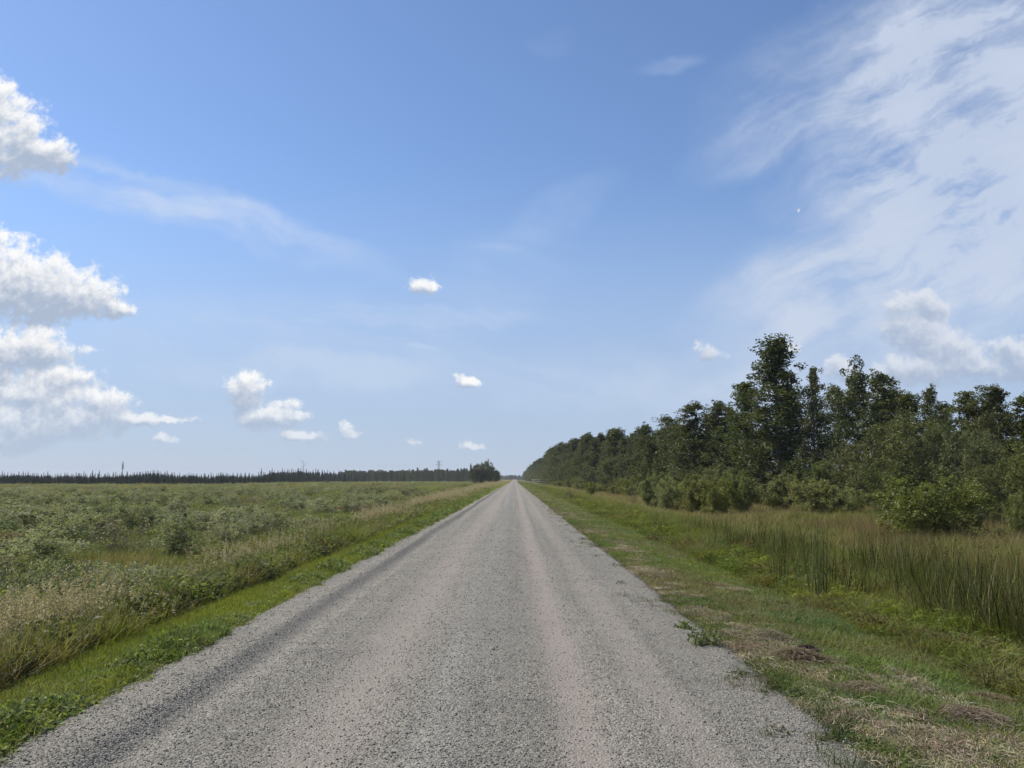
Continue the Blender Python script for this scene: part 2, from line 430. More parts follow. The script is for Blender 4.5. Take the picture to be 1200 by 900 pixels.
def mat_ground():
    m_, T = new_mat('marsh_soil'); g = T.node('ShaderNodeNewGeometry'); pos = g.outputs['Position']
    x, y, z = T.sep(pos)
    n1 = T.noise(pos, 0.12, 5.0); n2 = T.noise(pos, 1.3, 5.0); n3 = T.noise(pos, 14.0, 4.0)
    green = T.mix(T.step(n2, 0.35, 0.65), (0.045, 0.062, 0.018), (0.085, 0.105, 0.034))
    tan = T.mix(T.step(n3, 0.3, 0.7), (0.10, 0.085, 0.045), (0.17, 0.14, 0.075))
    c_ = T.mix(T.step(n1, 0.40, 0.66), green, tan)
    verge = T.m('MULTIPLY', T.step(x, -5.2, -4.4), T.step(x, 5.4, 4.4))
    c_ = T.mix(verge, c_, T.mix(T.step(n2, 0.3, 0.7), (0.060, 0.085, 0.022), (0.095, 0.105, 0.036)))
    dry = T.m('MULTIPLY', T.step(x, 1.7, 2.2), T.step(x, 3.4, 2.7))
    c_ = T.mix(T.m('MULTIPLY', dry, T.step(n2, 0.3, 0.6)), c_, T.mix(T.step(n3, 0.3, 0.7), (0.11, 0.088, 0.055), (0.20, 0.165, 0.10)))
    p = T.node('ShaderNodeBsdfPrincipled'); T.put(p.inputs['Base Color'], c_); p.inputs['Roughness'].default_value = 0.95; p.inputs['Specular IOR Level'].default_value = 0.1
    b = T.node('ShaderNodeBump'); b.inputs['Strength'].default_value = 0.5; b.inputs['Distance'].default_value = 0.05; T.put(b.inputs['Height'], n3); T.l.new(b.outputs[0], p.inputs['Normal'])
    o = T.node('ShaderNodeOutputMaterial'); T.l.new(p.outputs[0], o.inputs[0]); return m_


def mat_road():
    m_, T = new_mat('gravel_road'); g = T.node('ShaderNodeNewGeometry'); pos = g.outputs['Position']
    x, y, z = T.sep(pos)
    v1 = T.node('ShaderNodeTexVoronoi'); T.put(v1.inputs['Vector'], pos); v1.inputs['Scale'].default_value = 58.0
    v2 = T.node('ShaderNodeTexVoronoi'); T.put(v2.inputs['Vector'], pos); v2.inputs['Scale'].default_value = 120.0
    s1 = T.sep(v1.outputs['Color'])[0]; s2 = T.sep(v2.outputs['Color'])[1]
    stone = T.m('ADD', T.m('MULTIPLY', s1, 0.6), T.m('MULTIPLY', s2, 0.4))
    c_ = T.mix(stone, (0.080, 0.072, 0.058), (0.305, 0.280, 0.228))
    # wheel tracks and grader lines that run along the road
    yl = T.m('MULTIPLY', y, 0.035)
    lane = T.noise(T.xyz(T.m('MULTIPLY', x, 2.1), yl, 0.0), 1.0, 4.0, 0.6)
    lane2 = T.noise(T.xyz(T.m('MULTIPLY', x, 6.5), T.m('MULTIPLY', y, 0.06), 3.0), 1.0, 4.0, 0.6)
    patch = T.noise(pos, 0.9, 5.0, 0.6)
    k = T.m('ADD', 0.22, T.m('ADD', T.m('MULTIPLY', lane, 0.62), T.m('ADD', T.m('MULTIPLY', lane2, 0.52), T.m('MULTIPLY', patch, 0.36))))
    c_ = T.v('SCALE', c_, k)
    def track(xc, w, sway, seed):
        sw = T.m('MULTIPLY', T.m('SUBTRACT', T.noise(T.xyz(yl, seed, 0.0), 2.0, 2.0), 0.5), sway)
        d = T.m('ABSOLUTE', T.m('SUBTRACT', T.m('SUBTRACT', x, xc), sw))
        return T.step(d, w, w * 0.15)
    fine = T.mix(T.noise(pos, 60.0, 4.0), (0.195, 0.165, 0.138), (0.315, 0.267, 0.225))
    tr = T.m('MULTIPLY', track(0.40, 0.30, 0.3, 4.0), 0.85)
    tr = T.m('MAXIMUM', tr, T.m('MULTIPLY', track(-1.25, 0.55, 0.5, 8.0), 0.62))
    tr = T.m('MAXIMUM', tr, T.m('MULTIPLY', track(1.15, 0.30, 0.4, 2.0), 0.40))
    tr = T.m('MULTIPLY', tr, T.step(patch, 0.25, 0.6, 0.45, 1.0))
    c_ = T.mix(tr, c_, fine)
    c_ = T.mix(T.m('MULTIPLY', track(-0.45, 0.45, 0.3, 6.0), 0.30), c_, T.mix(stone, (0.09, 0.085, 0.075), (0.32, 0.305, 0.275)))
    p = T.node('ShaderNodeBsdfPrincipled'); T.put(p.inputs['Base Color'], c_); p.inputs['Roughness'].default_value = 0.9; p.inputs['Specular IOR Level'].default_value = 0.25
    hgt = T.m('ADD', T.m('MULTIPLY', v1.outputs['Distance'], -0.7), T.m('MULTIPLY', v2.outputs['Distance'], -0.3))
    b = T.node('ShaderNodeBump'); b.inputs['Strength'].default_value = 0.75; b.inputs['Distance'].default_value = 0.022; T.put(b.inputs['Height'], hgt); T.l.new(b.outputs[0], p.inputs['Normal'])
    o = T.node('ShaderNodeOutputMaterial'); T.l.new(p.outputs[0], o.inputs[0]); return m_


ys = np.concatenate([np.arange(-40, 2, 3.0), np.geomspace(2, 3200, 240)])
xs = np.concatenate([-np.geomspace(2600, 13, 32), np.linspace(-12, -5, 24), np.linspace(-4.8, 6.0, 100), np.linspace(6.3, 14, 24), np.geomspace(15, 2600, 32)])
tag(link('ground', grid_mesh('ground', xs, ys, ground_z, [mat_ground()])), 'rough marsh soil and verge ground', kind='structure')
rx = np.concatenate([np.linspace(-3.54, -1.9, 44), np.linspace(-1.85, 2.42, 86)])
ry = np.concatenate([np.arange(-30, 2, 1.0), np.geomspace(2, 3150, 400)])


def road_full(x, y):
    z = road_z(x, y)
    e = sm(-x, 3.2, 3.54) + sm(x, 2.08, 2.42)
    return z - 0.12 * e


tag(link('gravel_road', grid_mesh('gravel_road', rx, ry, road_full, [mat_road()])), 'straight grey gravel road running to the horizon', kind='structure')

# ------------------------------------------------------------------ ground cover by geometry nodes
def protos(name, meshes):
    col_ = bpy.data.collections.new(name)
    for i, me in enumerate(meshes): link(f'{name}_{chr(97 + i)}', me, coll=col_)
    return col_


def scatter(name, label, col_, n_protos, pts, rot, scl, tint, idx=None):
    n = len(pts)
    me = bpy.data.meshes.new(name); me.vertices.add(n); me.vertices.foreach_set('co', np.asarray(pts, np.float32).ravel())
    for k, a in (('rot', rot), ('scl', scl), ('tint', tint)):
        q = me.attributes.new(k, 'FLOAT_VECTOR', 'POINT'); q.data.foreach_set('vector', np.asarray(a, np.float32).ravel())
    if idx is None: idx = rng.integers(0, n_protos, n)
    q = me.attributes.new('idx', 'INT', 'POINT'); q.data.foreach_set('value', np.asarray(idx, np.int32))
    o = link(name, me); tag(o, label, kind='stuff')
    ng = bpy.data.node_groups.new(name, 'GeometryNodeTree')
    ng.interface.new_socket('Geometry', in_out='INPUT', socket_type='NodeSocketGeometry')
    ng.interface.new_socket('Geometry', in_out='OUTPUT', socket_type='NodeSocketGeometry')
    T = NT(ng); i_ = T.node('NodeGroupInput'); o_ = T.node('NodeGroupOutput')
    ci = T.node('GeometryNodeCollectionInfo'); ci.inputs[0].default_value = col_; ci.inputs[1].default_value = True; ci.inputs[2].default_value = True
    def attr(nm, t):
        a = T.node('GeometryNodeInputNamedAttribute', data_type=t); a.inputs[0].default_value = nm; return a.outputs[0]
    ip = T.node('GeometryNodeInstanceOnPoints'); T.l.new(i_.outputs[0], ip.inputs['Points']); T.l.new(ci.outputs[0], ip.inputs['Instance'])
    ip.inputs['Pick Instance'].default_value = True; T.l.new(attr('idx', 'INT'), ip.inputs['Instance Index'])
    er = T.node('FunctionNodeEulerToRotation'); T.l.new(attr('rot', 'FLOAT_VECTOR'), er.inputs[0]); T.l.new(er.outputs[0], ip.inputs['Rotation'])
    T.l.new(attr('scl', 'FLOAT_VECTOR'), ip.inputs['Scale']); T.l.new(ip.outputs[0], o_.inputs[0])
    md = o.modifiers.new('scatter', 'NODES'); md.node_group = ng
    return o


TANH = math.tan(R(36))


def strip(n, x0, x1, y0, y1, k=1.0):
    """points of a strip along the road, density falling with distance as y^-k; kept a little wider than the view"""
    u = rng.uniform(0, 1, n)
    if abs(k - 1) < 1e-6: y = y0 * (y1 / y0) ** u
    else: y = (y0 ** (1 - k) + u * (y1 ** (1 - k) - y0 ** (1 - k))) ** (1 / (1 - k))
    x = rng.uniform(x0, x1, n)
    keep = np.abs(x) < y * TANH + 3.0
    return x[keep], y[keep]


def field(n, x0, x1, y0, y1, k=2.0):
    """points of a wide field seen in perspective: x drawn within the view at each y"""
    u = rng.uniform(0, 1, n); kk = k - 1
    y = (y0 ** (1 - kk) + u * (y1 ** (1 - kk) - y0 ** (1 - kk))) ** (1 / (1 - kk)) if abs(kk - 1) > 1e-6 else y0 * (y1 / y0) ** u
    lo = np.maximum(x0, -(y * TANH + 3)); hi = np.minimum(x1, y * TANH + 3)
    ok = hi > lo; y, lo, hi = y[ok], lo[ok], hi[ok]
    # keep density even over x at each distance
    keep = rng.uniform(0, 1, len(y)) < (hi - lo) / (y * TANH + 3)
    y, lo, hi = y[keep], lo[keep], hi[keep]
    return rng.uniform(lo, hi), y


def place(x, y, sxy, sz, tilt=0.12, road=False):
    n = len(x); z = (road_z if road else ground_z)(x, y)
    rot = np.stack([rng.normal(0, tilt, n), rng.normal(0, tilt, n), rng.uniform(0, 2 * PI, n)], 1)
    return np.stack([x, y, z], 1), rot, np.stack([sxy, sxy, sz], 1)


def tints(n, cols, w=None, jit=0.22):
    cols = np.asarray(cols, float); i = rng.choice(len(cols), n, p=None if w is None else np.asarray(w) / np.sum(w))
    return cols[i] * (1 + jit * rng.normal(size=(n, 1))).clip(0.5, 1.6) * (1 + 0.06 * rng.normal(size=(n, 3)))


def by_patch(x, y, cols, s, seed, jit=0.2, sharp=5.0):
    """plant colour by patches of one kind of plant"""
    cols = np.asarray(cols, float); w = np.stack([np.exp(sharp * 2.2 * fbm(x, y, s, seed + 11 * i)) for i in range(len(cols))], 1)
    w /= w.sum(1)[:, None]; cum = np.cumsum(w, 1); u = rng.uniform(0, 1, (len(x), 1))
    i = (u > cum).sum(1).clip(0, len(cols) - 1)
    return cols[i] * (1 + jit * rng.normal(size=(len(x), 1))).clip(0.5, 1.6) * (1 + 0.06 * rng.normal(size=(len(x), 3)))


def far_scale(y, d, p=0.5):
    return np.maximum(1.0, (y / d) ** p)


r2 = np.random.default_rng(11)


def tuft(n, radius, h, w, lean, curve, seed, mat=None, head=0.0, seg=3, hv=0.35):
    r = np.random.default_rng(seed); V, Fq, var, tips = blades(n, r, radius, h, w, lean, curve, seg, hvar=hv)
    parts = [(V, Fq, 0, {'var': var, 'head': 0.0})]
    if head > 0:
        k = max(1, int(n * head)); sel = r.choice(n, k, replace=False); Pq = []
        for t in tips[sel]:
            m_ = 14; q = t + np.stack([r.normal(0, 0.012, m_), r.normal(0, 0.012, m_), r.uniform(-0.10, 0.05, m_)], 1); Pq.append(q)
        Lv, Lf = leaves(np.concatenate(Pq), 0.020, r, 0.35, 0.0, -1.0)
        parts.append((Lv, Lf, 0, {'var': np.repeat(r.uniform(0, 1, len(Lv) // 4), 4), 'head': 0.85}))
    return mesh('tuft', parts, [mat or M_cover])


def forb(n_stem, radius, h, leaf, seed, per=14, aspect=0.35, mat=None, up=0.8, head=0.0):
    """leafy weeds: upright stems set with leaves"""
    r = np.random.default_rng(seed); parts = []; Pl = []
    Hd = []
    for i in range(n_stem):
        a = r.uniform(0, 2 * PI); q = radius * math.sqrt(r.uniform()); b = np.array([math.cos(a) * q, math.sin(a) * q, -0.02])
        hh = h * r.uniform(0.6, 1.15); ln = np.array([r.normal(0, 0.22), r.normal(0, 0.22), 1.0]) * hh
        V, Fq = tube([b, b + ln * 0.5 + r.normal(0, 0.01, 3), b + ln], [0.004, 0.003, 0.0015], 3); parts.append((V, Fq, 0, {'var': 0.3, 'head': 0.0}))
        t = r.uniform(0.15, 1.0, per)[:, None]; Pl.append(b + ln * t + r.normal(0, leaf * 0.9, (per, 3)) * np.array([1, 1, 0.5]))
        if head > 0 and r.uniform() < head: Hd.append(b + ln + r.normal(0, 0.02, (12, 3)))
    Pl = np.concatenate(Pl); Lv, Lf = leaves(Pl, leaf * r.uniform(0.6, 1.2, len(Pl)), r, aspect, up, 0.2)
    parts.append((Lv, Lf, 0, {'var': np.repeat(r.uniform(0, 1, len(Pl)), 4), 'head': 0.0}))
    if Hd:
        Hd = np.concatenate(Hd); Lv, Lf = leaves(Hd, 0.014, r, 0.7, 0.3); parts.append((Lv, Lf, 0, {'var': 0.5, 'head': 0.9}))
    return mesh('forb', parts, [mat or M_cover])


def low_leafy(n, radius, h, leaf, seed):
    r = np.random.default_rng(seed); a = r.uniform(0, 2 * PI, n); q = radius * np.sqrt(r.uniform(0, 1, n))
    Pq = np.stack([np.cos(a) * q, np.sin(a) * q, h * r.uniform(0, 1, n) * (1 - 0.6 * (q / radius) ** 2)], 1)
    Lv, Lf = leaves(Pq, leaf * r.uniform(0.6, 1.3, n), r, 0.4, 0.9)
    return mesh('leafy', [(Lv, Lf, 0, {'var': np.repeat(r.uniform(0, 1, n), 4), 'head': 0.0})], [M_cover])


P_lawn = protos('lawn_tuft', [tuft(34, 0.13, 0.10, 0.0060, 0.85, 0.9, s) for s in range(5)] + [low_leafy(40, 0.12, 0.07, 0.020, 90)])
P_edge = protos('edge_tuft', [tuft(40, 0.11, 0.17, 0.0085, 0.8, 0.9, 20 + s) for s in range(2)] + [low_leafy(80, 0.14, 0.15, 0.026, 95), low_leafy(70, 0.16, 0.13, 0.030, 96), low_leafy(80, 0.15, 0.18, 0.022, 97), low_leafy(90, 0.13, 0.12, 0.020, 98)])
P_sedge = protos('sedge_tuft', [tuft(46, 0.20, 0.62, 0.0105, 0.45, 0.8, 30 + s, head=0.0) for s in range(5)])
P_dry = protos('dry_grass_tuft', [tuft(38, 0.16, 0.66, 0.0065, 0.4, 0.6, 40 + s, M_straw, head=0.55) for s in range(4)])
P_forb = protos('weed', [forb(12, 0.22, 0.55, 0.050, 50 + s, 16) for s in range(3)] + [forb(9, 0.20, 0.65, 0.034, 55, 30, 0.3), forb(10, 0.24, 0.5, 0.065, 56, 12, 0.4)])
P_small = protos('low_shrub', [forb(22, 0.40, 0.62, 0.034, 60 + s, 34, 0.36, up=0.5) for s in range(4)])
P_reed = protos('reed', [tuft((15, 11, 14, 9, 13)[s], 0.24, (1.35, 1.2, 1.45, 1.1, 1.3)[s], 0.0170, (0.16, 0.34, 0.14, 0.5, 0.22)[s], (0.26, 0.5, 0.2, 0.8, 0.3)[s], 70 + s, M_reed, head=(0.1, 0, 0, 0.07, 0)[s], seg=4, hv=0.34) for s in range(5)])
P_stone = None

# left verge: mown bright grass
X, Y = strip(46000, -4.75, -2.96, 3.2, 420, 1.25)
edge = -3.22 - 0.16 * fbm(Y * 0 + 3, Y, 0.9, 5) - wob(Y, 2.2, 0.05, 0.4); keep = X < edge; X, Y = X[keep], Y[keep]
fs = far_scale(Y, 14, 0.62)
a, b, c_ = place(X, Y, fs * rng.uniform(0.8, 1.3, len(X)), (0.75 + 0.5 * fbm(X, Y, 1.1, 8)) * np.minimum(fs, 1.6))
scatter('grass', 'short bright green grass on the left verge', P_lawn, 6, a, b, c_, by_patch(X, Y, [(0.200, 0.235, 0.028), (0.225, 0.250, 0.034), (0.170, 0.215, 0.038), (0.230, 0.230, 0.060)], 1.6, 40))
# coarse tufts along the gravel on the left
X, Y = strip(5200, -3.60, -3.20, 3.4, 260, 1.15)
lump = fbm(X * 0.6, Y, 0.8, 77); keep = rng.uniform(0, 1, len(X)) < 0.25 + 1.1 * sm(lump, 0.35, 0.7); X, Y, lump = X[keep], Y[keep], lump[keep]
fs = far_scale(Y, 14, 0.5)
a, b, c_ = place(X, Y, fs * rng.uniform(0.7, 1.15, len(X)), (0.5 + 1.0 * sm(lump, 0.3, 0.75)) * np.minimum(fs, 1.5))
scatter('coarse_grass', 'coarse grass lip along the left gravel edge', P_edge, 6, a, b, c_, tints(len(X), [(0.160, 0.200, 0.060), (0.215, 0.250, 0.120), (0.135, 0.185, 0.040)], None))
# weeds on the bank of the left ditch
X, Y = strip(17000, -7.6, -4.35, 4.5, 420, 1.2)
edge = -4.74 + wob(Y, 3.0, 0.16, 1.7); keep = X < edge; X, Y = X[keep], Y[keep]
fs = far_scale(Y, 16, 0.55)
a, b, c_ = place(X, Y, fs * rng.uniform(0.8, 1.25, len(X)), rng.uniform(0.45, 0.85, len(X)) * (0.5 + 0.9 * fbm(X, Y, 1.4, 31)) * np.minimum(fs, 1.15))
scatter('weeds', 'leafy weeds on the left ditch bank', P_forb, 5, a, b, c_, by_patch(X, Y, [(0.120, 0.150, 0.045), (0.180, 0.200, 0.095), (0.160, 0.185, 0.040), (0.09, 0.115, 0.042)], 1.3, 60))
X, Y = strip(15000, -7.8, -4.6, 4.5, 500, 1.15)
keep = rng.uniform(0, 1, len(X)) < 0.35 + sm(fbm(X, Y, 1.5, 411), 0.4, 0.6); X, Y = X[keep], Y[keep]
fs = far_scale(Y, 16, 0.55)
a, b, c_ = place(X, Y, fs, rng.uniform(0.35, 0.9, len(X)) * np.minimum(fs, 1.15))
scatter('tall_grass', 'tall green grass on the left ditch bank', P_sedge, 5, a, b, c_, by_patch(X, Y, [(0.150, 0.180, 0.036), (0.190, 0.200, 0.048), (0.20, 0.175, 0.08)], 1.8, 70))
# straw-coloured grass: a strip along the ditch, thicker in places
X, Y = strip(16000, -7.3, -5.1, 6.0, 600, 1.0)
m_ = sm(fbm(X * 1.2, Y * 0.5, 1.8, 123), 0.45, 0.62) * np.where(Y > 24, np.exp(-((X + 6.0) / 0.7) ** 2), np.where(np.abs(Y - 10.0) < 2.0, 0.22, 0.03))
keep = rng.uniform(0, 1, len(X)) < m_; X, Y = X[keep], Y[keep]
fs = far_scale(Y, 16, 0.55)
a, b, c_ = place(X, Y, fs, rng.uniform(0.45, 0.95, len(X)) * np.minimum(fs, 1.1))
scatter('straw_grass', 'straw coloured dry grass along the left ditch', P_dry, 4, a, b, c_, tints(len(X), [(0.37, 0.32, 0.18), (0.31, 0.28, 0.145), (0.25, 0.245, 0.11)]))
# the marsh on the left
X, Y = field(64000, -420, -6.2, 7, 470, 2.15)
fs = far_scale(Y, 18, 0.62)
a, b, c_ = place(X, Y, fs * rng.uniform(0.8, 1.3, len(X)), rng.uniform(0.5, 1.0, len(X)) * (0.45 + 0.9 * fbm(X, Y, 2.6, 91)))
scatter('sedge', 'green and yellow sedge covering the left marsh', P_sedge, 5, a, b, c_, by_patch(X, Y, [(0.150, 0.180, 0.052), (0.215, 0.215, 0.060), (0.25, 0.19, 0.095), (0.140, 0.165, 0.060), (0.205, 0.220, 0.045)], 4.0, 200, sharp=7))
X, Y = field(46000, -420, -6.8, 8, 470, 2.1)
lump = fbm(X, Y, 3.2, 301); keep = lump + 0.12 * rng.normal(size=len(X)) > 0.52; X, Y = X[keep], Y[keep]
fs = far_scale(Y, 20, 0.6)
a, b, c_ = place(X, Y, fs * rng.uniform(0.7, 1.3, len(X)), rng.uniform(0.6, 1.0, len(X)) * (0.42 + 0.95 * sm(lump[keep], 0.45, 0.8)) * np.where(Y > 150, 0.75, 1.0))
scatter('undergrowth', 'low grey green undergrowth mixed through the left marsh', P_small, 4, a, b, c_, by_patch(X, Y, [(0.170, 0.200, 0.100), (0.235, 0.250, 0.155), (0.135, 0.160, 0.070), (0.205, 0.230, 0.070), (0.20, 0.165, 0.115)], 5.0, 320, sharp=7))

# right verge: mown grass with lines of cut hay
X, Y = strip(46000, 1.9, 5.4, 3.4, 420, 1.3)
edge = 2.13 + 0.25 * fbm(Y * 0, Y, 1.2, 15) + wob(Y, 2.6, 0.06, 0.9); keep = X > edge; X, Y = X[keep], Y[keep]
hay = np.exp(-((X - 2.65 - wob(Y, 5, 0.22, 2.0)) / 0.42) ** 2) * sm(fbm(X, Y * 0.6, 1.0, 55), 0.25, 0.6)
keep = rng.uniform(0, 1, len(X)) > 0.5 * hay; X, Y, hay = X[keep], Y[keep], hay[keep]
fs = far_scale(Y, 14, 0.62)
a, b, c_ = place(X, Y, fs * rng.uniform(0.8, 1.3, len(X)), (0.45 + 0.5 * fbm(X, Y, 1.1, 18)) * np.minimum(fs, 1.6))
t_ = by_patch(X, Y, [(0.130, 0.175, 0.042), (0.105, 0.150, 0.048), (0.160, 0.185, 0.050), (0.18, 0.165, 0.08)], 1.3, 240)
scatter('mown_grass', 'mown green grass on the right verge', P_lawn, 6, a, b, c_, t_)


def straw_mat(n, radius, L, seed, z=0.05, w=0.004):
    r = np.random.default_rng(seed); q = r.normal(0, radius * 0.5, (n, 2)); az = r.normal(0, 0.7, n) + r.integers(0, 2, n) * PI
    el = r.normal(0.05, 0.16, n); l = L * r.uniform(0.4, 1.2, n)
    d = np.stack([np.cos(az) * np.cos(el), np.sin(az) * np.cos(el), np.sin(el)], 1)
    c0 = np.stack([q[:, 0], q[:, 1], z * r.uniform(0.1, 1, n) * np.exp(-(q ** 2).sum(1) / radius ** 2)], 1)
    s_ = np.cross(d, np.array([0, 0, 1.0])) * w * r.uniform(0.5, 1.4, n)[:, None]; s_[:, 2] += w * r.normal(0, 0.4, n)
    mid = c0 + np.stack([np.zeros(n), np.zeros(n), 0.03 * r.uniform(0, 1, n)], 1)
    A, B = c0 - d * l[:, None] / 2, c0 + d * l[:, None] / 2
    V = np.stack([A - s_, A + s_, mid + s_, mid - s_, B + s_, B - s_], 1).reshape(-1, 3); o = np.arange(n) * 6
    Fq = np.concatenate([np.stack([o, o + 1, o + 2, o + 3], 1), np.stack([o + 3, o + 2, o + 4, o + 5], 1)])
    return V, Fq, np.repeat(r.uniform(0, 1, n), 6)


P_hay = protos('straw', [mesh('straw', [(*straw_mat(90, 0.17, 0.10, 400 + s, 0.03, 0.0017)[:2], 0, {'var': straw_mat(90, 0.17, 0.10, 400 + s, 0.03, 0.0017)[2], 'head': 0.0})], [M_straw]) for s in range(4)])
X, Y = strip(11000, 1.95, 4.4, 3.4, 300, 1.15)
hay = np.exp(-((X - 2.62 - wob(Y, 5, 0.22, 2.0)) / (0.30 + 0.25 * (Y < 6.5))) ** 2) * sm(fbm(X, Y * 0.6, 0.7, 55), 0.38, 0.62) + 0.6 * np.exp(-((X - 3.4 - wob(Y, 4, 0.2, 4.0)) / 0.22) ** 2) * sm(fbm(X, Y, 0.9, 66), 0.5, 0.68)
keep = rng.uniform(0, 1, len(X)) < hay; X, Y = X[keep], Y[keep]
fs = far_scale(Y, 14, 0.55)
a, b, c_ = place(X, Y, fs * rng.uniform(0.7, 1.2, len(X)), np.minimum(fs, 1.5), 0.08); a[:, 2] += 0.02
scatter('cut_hay', 'brown and tan cut hay lying along the right verge', P_hay, 4, a, b, c_, tints(len(X), [(0.25, 0.205, 0.135), (0.32, 0.275, 0.19), (0.17, 0.13, 0.085), (0.19, 0.17, 0.09)]))
# sparse grass creeping into the gravel on the right
X, Y = strip(1500, 1.45, 2.28, 3.6, 60, 1.1)
keep = (rng.uniform(0, 1, len(X)) < 0.75 * sm(X, 1.45, 2.2) * sm(fbm(X, Y, 0.7, 500), 0.45, 0.65)); X, Y = X[keep], Y[keep]
a, b, c_ = place(X, Y, rng.uniform(0.5, 1.0, len(X)), rng.uniform(0.4, 1.0, len(X)), road=True)
scatter('sparse_grass', 'sparse grass creeping into the right gravel edge', P_lawn, 6, a, b, c_, tints(len(X), [(0.075, 0.10, 0.035), (0.12, 0.115, 0.055)]))
# yellow-green weeds below the right verge
X, Y = strip(4200, 4.3, 7.2, 5.5, 300, 1.15)
edge = 4.7 + wob(Y, 3.2, 0.45, 5.0) + 0.3 * rng.normal(size=len(X)); keep = X > edge; X, Y = X[keep], Y[keep]
fs = far_scale(Y, 16, 0.55)
a, b, c_ = place(X, Y, fs * rng.uniform(0.8, 1.2, len(X)), rng.uniform(0.6, 1.0, len(X)) * (0.45 + 0.6 * fbm(X, Y, 1.2, 41)) * (0.55 + 0.45 * sm(X, 4.5, 6.2)) * np.minimum(fs, 1.2))
scatter('yellow_weeds', 'yellow green weeds between verge and reeds on the right', P_forb, 5, a, b, c_, by_patch(X, Y, [(0.135, 0.165, 0.022), (0.165, 0.190, 0.026), (0.100, 0.135, 0.030), (0.14, 0.12, 0.045)], 1.5, 260), rng.choice([3, 4, 0], len(X), p=[0.74, 0.10, 0.16]))
X, Y = strip(15000, 4.4, 8.5, 5.5, 300, 1.15)
keep = X > 4.75 + wob(Y, 2.4, 0.5, 2.2) + 0.4 * rng.normal(size=len(X)); X, Y = X[keep], Y[keep]
fs = far_scale(Y, 16, 0.55)
a, b, c_ = place(X, Y, fs, rng.uniform(0.45, 1.0, len(X)) * (0.42 + 0.45 * sm(X, 4.8, 6.6)) * (0.7 + 0.6 * fbm(X, Y, 1.0, 291)) * np.minimum(fs, 1.2))
scatter('ditch_grass', 'grass in the right ditch', P_sedge, 5, a, b, c_, by_patch(X, Y, [(0.135, 0.165, 0.030), (0.170, 0.190, 0.036), (0.18, 0.155, 0.07), (0.115, 0.150, 0.036)], 1.8, 280))
# reeds
X, Y = strip(15000, 5.6, 11.5, 7.5, 120, 1.35)
keep = (X > 6.3 + wob(Y, 4, 0.5, 1.2) + 0.6 * rng.normal(size=len(X)) * 0.5) & (rng.uniform(0, 1, len(X)) < sm(fbm(X, Y, 1.5, 610), 0.34, 0.60)) & (rng.uniform(0, 1, len(X)) < 1.0 - sm(Y, 15, 42)) & (X < 8.4 + wob(Y, 3.0, 0.9, 0.7) + 0.8 * rng.normal(size=len(X))); X, Y = X[keep], Y[keep]
a, b, c_ = place(X, Y, far_scale(Y, 22, 0.5), 0.68 * rng.uniform(0.5, 1.15, len(X)) * (0.66 + 0.6 * fbm(X, Y, 1.1, 613)), 0.08)
scatter('reeds', 'stand of dark green reeds in the right ditch', P_reed, 5, a, b, c_, by_patch(X, Y, [(0.046, 0.058, 0.014), (0.078, 0.090, 0.026), (0.120, 0.126, 0.042), (0.18, 0.165, 0.08)], 1.6, 640, 0.45, 3.0))
# reddish and tan sedge meadow beyond the reeds
X, Y = field(56000, 6.0, 24, 9, 420, 1.9)
keep = rng.uniform(0, 1, len(X)) < 0.10 + 0.90 * sm(X, 8.0, 10.5) + sm(Y, 24, 44); X, Y = X[keep], Y[keep]
fs = far_scale(Y, 20, 0.6)
a, b, c_ = place(X, Y, fs * rng.uniform(0.8, 1.2, len(X)), rng.uniform(0.5, 0.95, len(X)) * (0.65 + 0.5 * fbm(X, Y, 3.0, 71)) * (1 + 0.45 * sm(X, 10.0, 13.0) * sm(Y, 60, 30)))
scatter('meadow_sedge', 'brownish sedge meadow in front of the trees', P_sedge, 5, a, b, c_, by_patch(X, Y, [(0.215, 0.180, 0.080), (0.255, 0.215, 0.105), (0.18, 0.19, 0.058), (0.185, 0.140, 0.070)], 3.5, 660))

# loose stones on the road
def stone_mesh(seed):
    r = np.random.default_rng(seed); n = 5
    lat = np.linspace(-PI / 2, PI / 2, n); lon = np.linspace(0, 2 * PI, 7)[:-1]
    V = np.array([[math.cos(a) * math.cos(o), math.cos(a) * math.sin(o), math.sin(a)] for a in lat for o in lon])
    V *= np.array([1.0, r.uniform(0.6, 0.95), r.uniform(0.45, 0.8)])
    for _ in range(4):
        d = rand_dirs(1, r)[0]; k = r.uniform(0.45, 0.75); h_ = V @ d; V -= np.where(h_ > k, h_ - k, 0)[:, None] * d
    Fq = [[i * 6 + j, i * 6 + (j + 1) % 6, (i + 1) * 6 + (j + 1) % 6, (i + 1) * 6 + j] for i in range(n - 1) for j in range(6)]
    return mesh('stone', [(V, Fq, 0, {})], [M_stone])


M_stone, T_ = new_mat('gravel_stone')
at_ = T_.node('ShaderNodeAttribute'); at_.attribute_name = 'tint'; at_.attribute_type = 'INSTANCER'
p_ = T_.node('ShaderNodeBsdfPrincipled'); T_.put(p_.inputs['Base Color'], at_.outputs['Color']); p_.inputs['Roughness'].default_value = 0.85; p_.inputs['Specular IOR Level'].default_value = 0.25
T_.l.new(p_.outputs[0], T_.node('ShaderNodeOutputMaterial').inputs[0])
P_stone = protos('pebble', [stone_mesh(s) for s in range(8)])
X, Y = strip(150000, -3.32, 2.22, 3.3, 60, 1.8)
keep = rng.uniform(0, 1, len(X)) > sm(Y, 15, 58); X, Y = X[keep], Y[keep]
tr = np.exp(-((X - 0.40 - 0.04) / 0.17) ** 2) + 0.8 * np.exp(-((X + 1.3) / 0.35) ** 2) + 0.7 * np.exp(-((X - 1.15) / 0.2) ** 2)
keep = rng.uniform(0, 1, len(X)) > 0.75 * tr; X, Y = X[keep], Y[keep]
